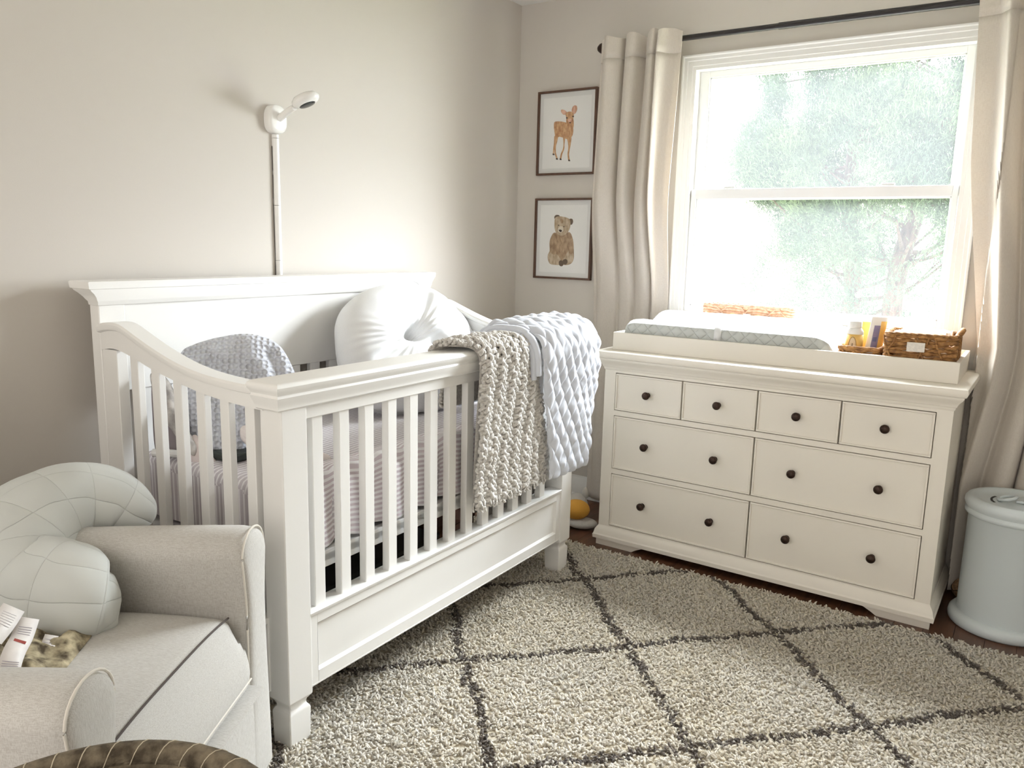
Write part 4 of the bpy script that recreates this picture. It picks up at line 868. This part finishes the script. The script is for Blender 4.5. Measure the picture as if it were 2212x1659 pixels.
QT = mat('pale blue grey quilt cotton', srgb(208, 211, 219), .85, sheen=.15, bump=.25, bscale=350, bdist=.0006)
def quilt(y, s, u, q):
    a = (y*1.15+s*.72)/.060; b_ = (y*1.15-s*.72)/.060
    g = np.abs(np.sin(PI*a))*np.abs(np.sin(PI*b_)); n1 = vnoise(y, np.full_like(y, s), 38, 6)-.5
    return .0105*g**.5+.010*n1*g**.3+.022*(vnoise(y, np.full_like(y, s), 7, 12)-.5)
qt = thing('quilt', 'pale blue grey diamond quilted blanket folded over the far corner of the crib', 'quilt', (.88, -1.0, .45))
qp = [(.60, .70), (.66, .90), (.715, .975), (.76, 1.0), (.82, 1.004), (.875, 1.0), (.925, .975), (.945, .93), (.943, .86), (.932, .75), (.922, .60), (.918, .455)]
def qya(q): return -1.25-.12*math.exp(-((q-.30)/.12)**2)*0+.0+.115*smooth(.50, .98, q)-.02*smooth(.3, .5, q)*0
def qyb(q): return -.878+.03*smooth(.2, .6, q)-.035*smooth(.75, 1, q)
q1 = drape('quilted_cloth', QT, qt, qp, qya, qyb, 240, 380, quilt, .016)
c_, d_ = path_s(qp); s_ = np.linspace(0, d_[-1]*.62, 60); hx = np.interp(s_, d_, c_[:, 0]); hz = np.interp(s_, d_, c_[:, 1])
for off, dy, r_ in ((-.006, -.012, .013), (-.024, -.022, .011)):
    cc = [(x+(-.012 if x > .9 else 0)+off*.6*(x > .88), qya(k/59*.62)+dy, z+off*.8) for k, (x, z) in enumerate(zip(hx, hz))]; MB().tube(cc[10:], r_, 12).build('folded_hem', QT, q1, smooth=80)

# ------------------------------------------------------------------ armchair
TH = math.radians(30); CH = (1.07, -2.675, 0)
CHF = weave('greige woven upholstery', srgb(204, 201, 195), srgb(184, 179, 172), 2000, bump=.25)
PIP = mat('cream piping', srgb(222, 216, 205), .8); PIPD = mat('dark seam', srgb(84, 76, 72), .9)
ch = thing('armchair', 'greige upholstered armchair with piped arms in the left foreground', 'armchair', CH, TH, nominal=False)
hwp = [(.04, .064), (.15, .060), (.30, .052), (.42, .047), (.50, .048), (.56, .056), (.60, .062), (.635, .058)]
def arm_prof(top, sc=1.0):
    P = []; z_ = [a for a, _ in hwp]; w_ = [b for _, b in hwp]
    for z in np.linspace(.04, .60, 18): P.append((float(np.interp(z, z_, w_))*sc, z))
    for a in np.linspace(.1, PI-.1, 13): P.append((.062*sc*math.cos(a), .60+(top-.60)*math.sin(a)))
    return P+[(-y, z) for y, z in P[:18][::-1]]
def make_arm(y0, outer):
    A = []; xs_ = [-.66, -.60, -.5, -.4, -.3, -.2, -.1, -.03, -.008, 0]
    for k, x in enumerate(xs_):
        drop = .045*((-x)/.66)**1.3; e = (0, 0, 0, 0, 0, 0, 0, 0, .003, .008)[k]
        A.append([(x, y0+y*(1-e*8), z-drop*min(1, z/.5)-(e if z > .1 else 0)) for y, z in arm_prof(.655)])
    o = MB(); o.grid(np.array(A), closev=True); n = len(A[0]); o.f.append(tuple(range(n))); o.f.append(tuple(9*n+i for i in range(n))[::-1])
    a = o.build('arm', CHF, ch, fixn=True, smooth=50)
    A = []; 
    for k, (x, sc) in enumerate(((.000, .975), (.004, .95), (.008, .88), (.011, .72), (.012, .45))):
        A.append([(x, y0+y*sc, .36+(z-.36)*(1-(1-sc)*.35)-.002) for y, z in arm_prof(.652)])
    o = MB(); o.grid(np.array(A), closev=True); o.f.append(tuple(4*n+i for i in range(n))); o.build('front_pad', CHF, a, fixn=True, smooth=60)
    c = [(.003, y0+y*1.02, z+.001) for y, z in arm_prof(.655)][2:-2]; MB().tube([(x-.001, y0+(y-y0)*.955, z-.001) for x, y, z in c], .0024, 8).build('piping', PIP, a)
make_arm(.305, 1); make_arm(-.305, -1)
prof = cat([(-.62, .32, 0), (-.30, .315, 0), (-.02, .318, 0), (.016, .335, 0), (.010, .39, 0), (-.018, .455, 0), (-.034, .480, 0), (-.08, .487, 0), (-.25, .49, 0), (-.45, .478, 0), (-.62, .455, 0)], 5)[:, :2]
A = []
for y, e in [(-.242, .03), (-.240, .012), (-.232, .004)]+[(v, 0) for v in np.linspace(-.21, .21, 15)]+[(.232, .004), (.240, .012), (.242, .03)]:
    A.append([(x-(e*.6 if x > -.1 else 0), y, z-(e if z > .42 else -e*.6)-.012*abs(y/.24)**3*(z > .4)) for x, z in prof])
o = MB(); o.grid(np.array(A), closev=True); n = len(A[0]); o.f.append(tuple(range(n))); o.f.append(tuple((len(A)-1)*n+i for i in range(n))[::-1])
sc_ = o.build('seat_cushion', CHF, ch, fixn=True, smooth=60)
MB().tube([(-.030, y, .4835-.012*abs(y/.24)**3) for y in np.linspace(-.236, .236, 20)],   .0022, 8).build('piping', PIPD, sc_)
MB().tube([(.016, y, .333) for y in np.linspace(-.236, .236, 12)], .002, 8).build('piping', PIP, sc_)
prof = cat([(-.62, .05, 0), (-.0, .045, 0), (.012, .06, 0), (.016, .18, 0), (.012, .29, 0), (-.01, .312, 0), (-.62, .312, 0)], 5)[:, :2]
A = [[(x, y, z) for x, z in prof] for y in np.linspace(-.245, .245, 9)]; o = MB(); o.grid(np.array(A), closev=True); n = len(A[0]); o.f.append(tuple(range(n))); o.f.append(tuple(8*n+i for i in range(n))[::-1])
o.build('seat_base', CHF, ch, fixn=True, smooth=60)
A = []
for z, x0, x1, hw in ((.06, -.80, -.63, .36), (.40, -.82, -.63, .35), (.62, -.87, -.66, .34), (.80, -.92, -.72, .33), (.95, -.95, -.79, .31), (1.0, -.94, -.84, .29)):
    q = []
    for k in range(36):
        a = 2*PI*k/36; q.append(((x0+x1)/2+(x1-x0)/2*np.sign(math.cos(a))*abs(math.cos(a))**.5, hw*np.sign(math.sin(a))*abs(math.sin(a))**.35, z))
    A.append(q)
o = MB(); o.grid(np.array(A), closev=True); o.f.append(tuple(range(36))[::-1]); o.f.append(tuple(5*36+i for i in range(36))); o.build('backrest', CHF, ch, fixn=True, smooth=50)
MB().lathe([(.20, 0), (.21, .01), (.21, .03), (.06, .04), (.05, .055)], (-.32, 0, 0), 32).build('swivel_base', mat('dark wood base', srgb(60, 44, 34), .5), ch)

# nursing pillow straddling the far arm
NQ = quilt_mat('pale sage quilted cotton', srgb(208, 210, 206), .0785, pw=.16, dist=.004)
pts = [((318, 1122), .53, .030), ((290, 1108), .53, .062), ((240, 1085), .51, .080), ((165, 1085), .49, .092), ((80, 1128), .50, .112), ((22, 1205), .54, .124), ((55, 1272), .61, .126), ((125, 1288), .68, .116), ((186, 1292), .735, .101), ((228, 1294), .755, .078), ((250, 1290), .765, .05), ((262, 1288), .77, .012)]
C = np.array([list(un(*p, 0, x))+[r] for p, x, r in pts]); C = cat(C, 9)
C[:, 3] = np.clip(C[:, 3], .004, .12)
n = len(C); arc = np.concatenate([[0], np.cumsum(np.linalg.norm(np.diff(C[:, :3], axis=0), axis=1))]); A = []; uv = []; sg = 48
vd = np.array([.78, -.55, .3])
for i in range(n):
    tt = C[min(i+1, n-1), :3]-C[max(i-1, 0), :3]; tt /= np.linalg.norm(tt); a = vd-np.dot(vd, tt)*tt; a /= np.linalg.norm(a); b_ = np.cross(tt, a); r = C[i, 3]
    for k in range(sg+1):
        th = 2*PI*k/sg; g = abs(math.sin(PI*arc[i]/.0785))*abs(math.sin(PI*th*.1/.0785)); rr = r*(1+.012*g)+.0025*(g**.4)-.002+.003*math.sin(arc[i]*31+th*2)
        A.append(C[i, :3]+rr*(math.cos(th)*a*.86+math.sin(th)*b_)); uv.append((arc[i], th*.1))
A = np.array(A).reshape(n, sg+1, 3); o = MB(); o.grid(A); o.f.append(tuple(range(sg))); o.f.append(tuple((n-1)*(sg+1)+k for k in range(sg))[::-1])
npl = thing('nursing_pillow', 'C shaped pale sage quilted nursing pillow straddling the armchair arm', 'pillow', (.62, -2.65, .48))
body = o.build('cushion', NQ, npl, uv=np.array(uv), smooth=80, fixn=True)
TAG = mat('satin care tag', srgb(232, 226, 222), .45, var=.04, vscale=60); RED = mat('red print', srgb(150, 60, 50), .6); INK = mat('grey tag print', srgb(168, 160, 165), .7)
def strip(name, pix, xs_, w_, M, par, lines=()):
    P = cat([list(un(*p, 0, x)) for p, x in zip(pix, xs_)], 50); n = len(P); Rr = []
    for i in range(n):
        tt = P[min(i+1, n-1)]-P[max(i-1, 0)]; vw = P[i]-CP; sd = np.cross(tt, vw); sd /= np.linalg.norm(sd); Rr.append(sd)
    A = np.array([[P[i]-Rr[i]*w_/2, P[i], P[i]+Rr[i]*w_/2] for i in range(n)]); o = MB(); o.grid(A); f = o.build(name, M, par, solid=.0008)
    for q0, q1, a0, a1, MM, nm in lines:
        i0, i1 = int(q0*(n-1)), max(int(q0*(n-1))+1, int(q1*(n-1))); B = []
        for i in range(i0, i1+1):
            vw = (CP-P[i])/np.linalg.norm(CP-P[i]); B.append([P[i]+Rr[i]*w_*a0+vw*.0012, P[i]+Rr[i]*w_*a1+vw*.0012])
        o = MB(); o.grid(np.array(B)); o.build(nm, MM, f)
    return f
strip('care_tag', [(62, 1335), (48, 1375), (30, 1410), (18, 1450), (14, 1494)], [.80, .84, .87, .89, .90], .036, TAG, body,
      [(.30, .34, -.28, .28, RED, 'red_print')]+[(.12+.03*k, .13+.03*k, -.3, .3, INK, 'print_line') for k in range(4)]+[(.62+.03*k, .63+.03*k, -.36, .36, INK, 'print_line') for k in range(5)])
strip('care_tag', [(30, 1312), (8, 1345), (-20, 1380)], [.78, .82, .84], .040, TAG, body, [(.2+.07*k, .215+.07*k, -.3, .3, INK, 'print_line') for k in range(6)])
strip('care_tag', [(112, 1372), (104, 1395), (106, 1415), (122, 1430), (142, 1420), (156, 1402)], [.80, .82, .83, .84, .83, .82], .024, TAG, body, [(.08+.06*k, .09+.06*k, -.36, .36, INK, 'print_line') for k in range(6)])
# crumpled leafy cloth under the pillow
LFY = mat('brown olive leafy print', srgb(196, 182, 150), .9, col2=srgb(74, 62, 44), vscale=42, detail=5)
tw = thing('patterned_cloth', 'crumpled brown and olive patterned cloth tucked under the nursing pillow', 'cloth', (.72, -2.86, .475))
c0 = np.array(un(45, 1440, 2, .50)); A = []
for i in range(40):
    for j in range(40):
        u, v = i/39-.5, j/39-.5; th = TH+.2; x = u*.30; y = v*.24; r = max(abs(2*u), abs(2*v)); z = .486+.022*(1-r**4)+.022*float(vnoise(u*9, v*9, 1.3, 8))*(1-r**6)+.010*math.sin(u*26+v*9)*(1-r**4)
        A.append((c0[0]-.06+x*math.cos(th)-y*math.sin(th), c0[1]-.045+x*math.sin(th)+y*math.cos(th), z+.004))
o = MB(); o.grid(np.array(A).reshape(40, 40, 3)); o.build('cloth', LFY, tw, solid=.004, smooth=80)

# tall woven basket at the bottom edge
TW = mat('dark mottled rope', srgb(128, 116, 96), .9, col2=srgb(72, 62, 48), vscale=55, detail=5, bump=.8, bscale=160, bdist=.003)
TWL = mat('pale rope stitch', srgb(206, 194, 170), .9)
tb_ = thing('tall_basket', 'tall round dark rope basket at the bottom left edge of the photo', 'basket', (1.600, -3.160, 0), nominal=False)
o = MB()
for k in range(27):
    z = .014+k*.0248; r = .170+.028*(k/26)**.7; 
    o.tube([(r*math.cos(a), r*math.sin(a), z+.001*math.sin(a*9+k)) for a in np.linspace(0, 2*PI, 73)], .0142, 10, cap=False)
o.build('rope_coil', TW, tb_, smooth=80)
MB().lathe([(.001, 0), (.168, 0), (.17, .012), (.001, .014)], seg=48).build('base', TW, tb_)
MB().tube([(.199*math.cos(a), .199*math.sin(a), .672) for a in np.linspace(0, 2*PI, 97)], .0145, 12, cap=False).build('rim', TW, tb_, smooth=80)
o = MB()
for k in range(40):
    a = 2*PI*k/40; rr_ = .0147; c = [((.199+rr_*math.cos(q))*math.cos(a+q*.03), (.199+rr_*math.cos(q))*math.sin(a+q*.03), .672+rr_*math.sin(q)) for q in np.linspace(-.4, PI+.4, 9)]; o.tube(c, .0007, 5)
f = o.build('rim_stitches', TWL, tb_); f['kind'] = 'stuff'

# ------------------------------------------------------------------ under and beside the crib
DK = mat('black fabric', srgb(40, 42, 42), .9, bump=.3, bscale=200)
def bin_(label, x0, x1, y0, y1, z1, M):
    t = thing('storage_bin', label, 'storage bin', ((x0+x1)/2, (y0+y1)/2, .012), group=None); o = MB(); w_ = .008
    o.box(x0, x1, y0, y1, .012, .02); o.box(x0, x1, y0, y0+w_, .02, z1); o.box(x0, x1, y1-w_, y1, .02, z1); o.box(x0, x0+w_, y0+w_, y1-w_, .02, z1); o.box(x1-w_, x1, y0+w_, y1-w_, .02, z1); o.build('walls', M, t, bevel=.004)
    o = MB(); o.box(x0-.004, x1+.004, y0-.004, y1+.004, z1+.001, z1+.02); o.build('lid', M, t, bevel=.005)
    MB().tube(cat([(x1+.002, (y0+y1)/2-.05, z1*.72), (x1+.014, (y0+y1)/2-.03, z1*.60), (x1+.014, (y0+y1)/2+.03, z1*.60), (x1+.002, (y0+y1)/2+.05, z1*.72)], 4), .005, 6).build('handle', M, t)
bin_('black fabric storage bin under the near half of the crib', .20, .56, -2.10, -1.62, .20, DK)
bin_('charcoal fabric storage bin under the middle of the crib', .16, .50, -1.56, -1.24, .17, mat('charcoal fabric', srgb(62, 58, 56), .9))
bin_('reddish brown storage bin under the far half of the crib', .14, .46, -1.19, -.96, .17, mat('reddish brown fabric', srgb(96, 62, 46), .9))
bg_ = thing('soft_bag', 'crumpled pale cloth bag on the rug under the far end of the crib', 'bag', (.60, -1.12, .01), nominal=False)
A = []
for i in range(17):
    ph = PI*i/16
    for k in range(32): th = 2*PI*k/32; r = 1+.12*math.sin(3*th+i)+.06*math.sin(7*th); A.append((.085*math.sin(ph)*math.cos(th)*r, .10*math.sin(ph)*math.sin(th)*r, .06-.055*math.cos(ph)*(1+.1*math.sin(2*th))))
o = MB(); o.grid(np.array(A).reshape(17, 32, 3), closev=True); o.build('bag_body', mat('cream cloth', srgb(210, 204, 194), .9, bump=.3, bscale=60, bdist=.004), bg_, smooth=80)
MB().tube(cat([(0, -.03, .112), (.01, -.02, .14), (.01, .02, .14), (0, .03, .112)], 5), .005, 6).build('handle', mat('brown strap', srgb(120, 80, 50), .8), bg_)
def ell(o, c, r, n=12, m=20):
    A = []
    for i in range(n+1):
        ph = PI*i/n
        for k in range(m): th = 2*PI*k/m; A.append((c[0]+r[0]*max(.02, math.sin(ph))*math.cos(th), c[1]+r[1]*max(.02, math.sin(ph))*math.sin(th), c[2]-r[2]*math.cos(ph)))
    k0 = len(o.v); o.grid(np.array(A).reshape(n+1, m, 3), closev=True); o.f.append(tuple(range(k0, k0+m))); o.f.append(tuple(k0+n*m+k for k in range(m))); return o
p = un(1252, 1140, 2, 0); ty = thing('plush_toy', 'golden yellow and grey plush toy on the floor in the corner behind the crib', 'soft toy', (p[0]-.02, p[1], 0), .4, nominal=False)
YT = mat('golden plush', srgb(212, 156, 66), .95, bump=.6, bscale=200, bdist=.003); GT = mat('grey white plush', srgb(200, 196, 190), .95, bump=.6, bscale=200, bdist=.003)
ell(MB(), (0, 0, .085), (.062, .055, .045)).build('body', YT, ty, smooth=80); ell(MB(), (-.01, .09, .075), (.055, .05, .06)).build('head', GT, ty, smooth=80)
ell(MB(), (-.05, .08, .145), (.016, .012, .032)).build('ear', GT, ty, smooth=80); ell(MB(), (.03, .095, .135), (.016, .012, .028)).build('ear', GT, ty, smooth=80)
ell(MB(), (.03, -.01, .025), (.07, .05, .024)).build('leg', GT, ty, smooth=80); ell(MB(), (-.06, .0, .025), (.05, .04, .024)).build('leg', GT, ty, smooth=80)
# small things between dresser and pail
p = un(2072, 1292, 2, 0); bl = thing('wicker_ball', 'small round tan ball on the floor between dresser and pail', 'ball', (p[0]+.01, p[1]-.0, 0), nominal=False)
ell(MB(), (0, 0, .040), (.040, .040, .040), 14, 24).build('ball_body', mat('tan woven ball', srgb(178, 142, 104), .9, col2=srgb(110, 84, 60), vscale=90), bl, smooth=80)
MB().tube([(.0405*math.cos(a), .0405*math.sin(a), .040+.006*math.sin(3*a)) for a in np.linspace(0, 2*PI, 40)], .002, 6, cap=False).build('seam', mat('dark seam thread', srgb(70, 52, 38), .9), bl)
ps = thing('power_strip', 'black power strip with cords on the floor behind the pail', 'power strip', (2.27, -.075, 0), .05, nominal=False)
MB().box(-.10, .10, -.028, .028, 0, .038).build('housing', DK, ps, bevel=.004)
for k, x in enumerate((-.06, 0, .06)):
    MB().box(x-.014, x+.014, -.014, .014, .038, .066).build('plug', mat('brown plug', srgb(96, 74, 58), .6) if k == 0 else DK, ps, bevel=.003)
MB().tube(cat([(-.06, 0, .064), (-.075, -.03, .10), (-.10, -.03, .06), (-.12, -.05, .012), (-.10, -.10, .006)], 6), .0035, 8).build('cord', mat('tan cord', srgb(130, 104, 84), .6), ps)
MB().tube(cat([(0, 0, .064), (.0, -.03, .11), (.03, -.035, .05), (.07, -.06, .008)], 6), .0035, 8).build('cord', DK, ps)

# ------------------------------------------------------------------ shag rug with a trellis
RX0, RX1, RY0, RY1 = .13, 2.93, -3.4, -.600
rug = thing('area_rug', 'cream shag rug with grey diamond trellis covering the floor', 'rug', ((RX0+RX1)/2, (RY0+RY1)/2, 0))
MB().box(RX0, RX1, RY0, RY1, .0005, .008).build('backing', mat('rug backing', srgb(190, 180, 160), .95), rug)
RG = bpy.data.materials.new('shag wool'); RG.use_nodes = True; t = RG.node_tree; b_ = t.nodes['Principled BSDF']; b_.inputs['Roughness'].default_value = .95; b_.inputs['Sheen Weight'].default_value = .3; b_.inputs['Specular IOR Level'].default_value = .15
at = nn(t, 'ShaderNodeAttribute'); at.attribute_name = 'yarn'; t.links.new(at.outputs['Color'], b_.inputs['Base Color']); tl = nn(t, 'ShaderNodeBsdfTranslucent'); t.links.new(at.outputs['Color'], tl.inputs[0]); ms = nn(t, 'ShaderNodeMixShader'); ms.inputs[0].default_value = .4; t.links.new(b_.outputs[0], ms.inputs[1]); t.links.new(tl.outputs[0], ms.inputs[2]); t.links.new(ms.outputs[0], t.nodes['Material Output'].inputs[0])
def tufts(N, x0, x1, y0, y1, rad, L0, L1, test):
    x = rng.uniform(x0, x1, N); y = rng.uniform(y0, y1, N); k = test(x, y); return np.stack([x[k], y[k]], 1)
def infr(x, y, mg=.22):
    d = np.stack([x, y, np.full_like(x, .02)], 1)-CP; z = d@CF; px = (d@CR)/z*1707.34; py = (d@CU)/z*1707.34
    return (z > .2) & (np.abs(px) < 1106*(1+mg)) & (py > -830*(1+mg)) & (py < 830)
T1 = tufts(150000, RX0, RX1, RY0, RY1, 0, 0, 0, lambda x, y: infr(x, y) & ~((x < .55) & (y < -1.5)))
T2 = tufts(26000, RX0, RX1, RY0, RY1, 0, 0, 0, lambda x, y: ~infr(x, y) | ((x < .55) & (y < -1.5)))
print('tufts', len(T1), len(T2))
def build_tufts(T, r0, name, Lr):
    n = len(T); x, y = T[:, 0], T[:, 1]
    wx = x+.022*(vnoise(x, y, 9, 21)-.5)+.012*(vnoise(x, y, 40, 22)-.5); wy = y+.022*(vnoise(x, y, 9, 23)-.5)+.012*(vnoise(x, y, 40, 24)-.5)
    cx_, cy_, px_, py_ = 1.322, -1.292, .3655, .3775
    a = ((wx-cx_)/px_+(wy-cy_)/py_)/2; b2 = ((wx-cx_)/px_-(wy-cy_)/py_)/2
    da = np.abs(a-np.round(a)); db = np.abs(b2-np.round(b2)); dist = np.minimum(da, db)*2*px_*.7071
    grey = (dist < .0135) & (rng.random(n) < .86)
    base = np.where(grey[:, None], np.array(srgb(136, 127, 120)[:3]), np.array(srgb(254, 249, 240)[:3]))
    tone = rng.uniform(0, 1, n)[:, None]; warm = vnoise(x, y, 3.2, 31)[:, None]*.6+tone*.4
    col = base*np.where(grey[:, None], .65+.7*tone, .92+.10*tone)*(1-np.array([0, .03, .10])*warm)
    root = np.stack([x, y, np.full(n, .006)], 1)
    lean = rng.uniform(0, 2*PI, n); flow = vnoise(x, y, 5, 33)*2*PI*1.5; lean = lean*.8+flow*.4
    amt = rng.uniform(.3, 1.2, n); L = rng.uniform(*Lr, n); dh = np.stack([np.cos(lean)*amt, np.sin(lean)*amt, np.ones(n)], 1); dh /= np.linalg.norm(dh, axis=1)[:, None]
    sd = np.cross(dh, [0, 0, 1.]); sd /= np.linalg.norm(sd, axis=1)[:, None]; up_ = np.cross(sd, dh); curl = rng.uniform(-.7, .7, n)[:, None]
    V = []
    for q, rs in ((0, .8), (.4, 1.1), (.75, 1.0), (1.0, .45)):
        c = root+dh*(L*q)[:, None]+sd*curl*(L[:, None])*q*q-np.array([0, 0, 1])*((L*amt*.38)[:, None])*q*q
        for k in range(3):
            th = 2*PI*k/3+q*1.5; V.append(c+r0*rs*(math.cos(th)*sd+math.sin(th)*up_))
    V = np.stack(V, 1); V[:, :, 2] = np.maximum(V[:, :, 2], .0085-.004); m = V.shape[1]
    F = []
    for i in range(3):
        for k in range(3): j = (k+1) % 3; F.append((i*3+k, i*3+j, (i+1)*3+j, (i+1)*3+k))
    F = np.array(F)[None]+(np.arange(n)*m)[:, None, None]; F = F.reshape(-1, 4); off = np.array(rug.location)
    o = fastmesh(name, V.reshape(-1, 3)-off, F, RG, rug, smooth=True); o['kind'] = 'stuff'
    ca = o.data.color_attributes.new('yarn', 'FLOAT_COLOR', 'POINT'); cc = np.ones((n, m, 4), np.float32); cc[:, :, :3] = col[:, None, :]; ca.data.foreach_set('color', cc.ravel())
build_tufts(T1, .0040, 'pile', (.011, .021)); build_tufts(T2, .007, 'outer_pile', (.025, .040))
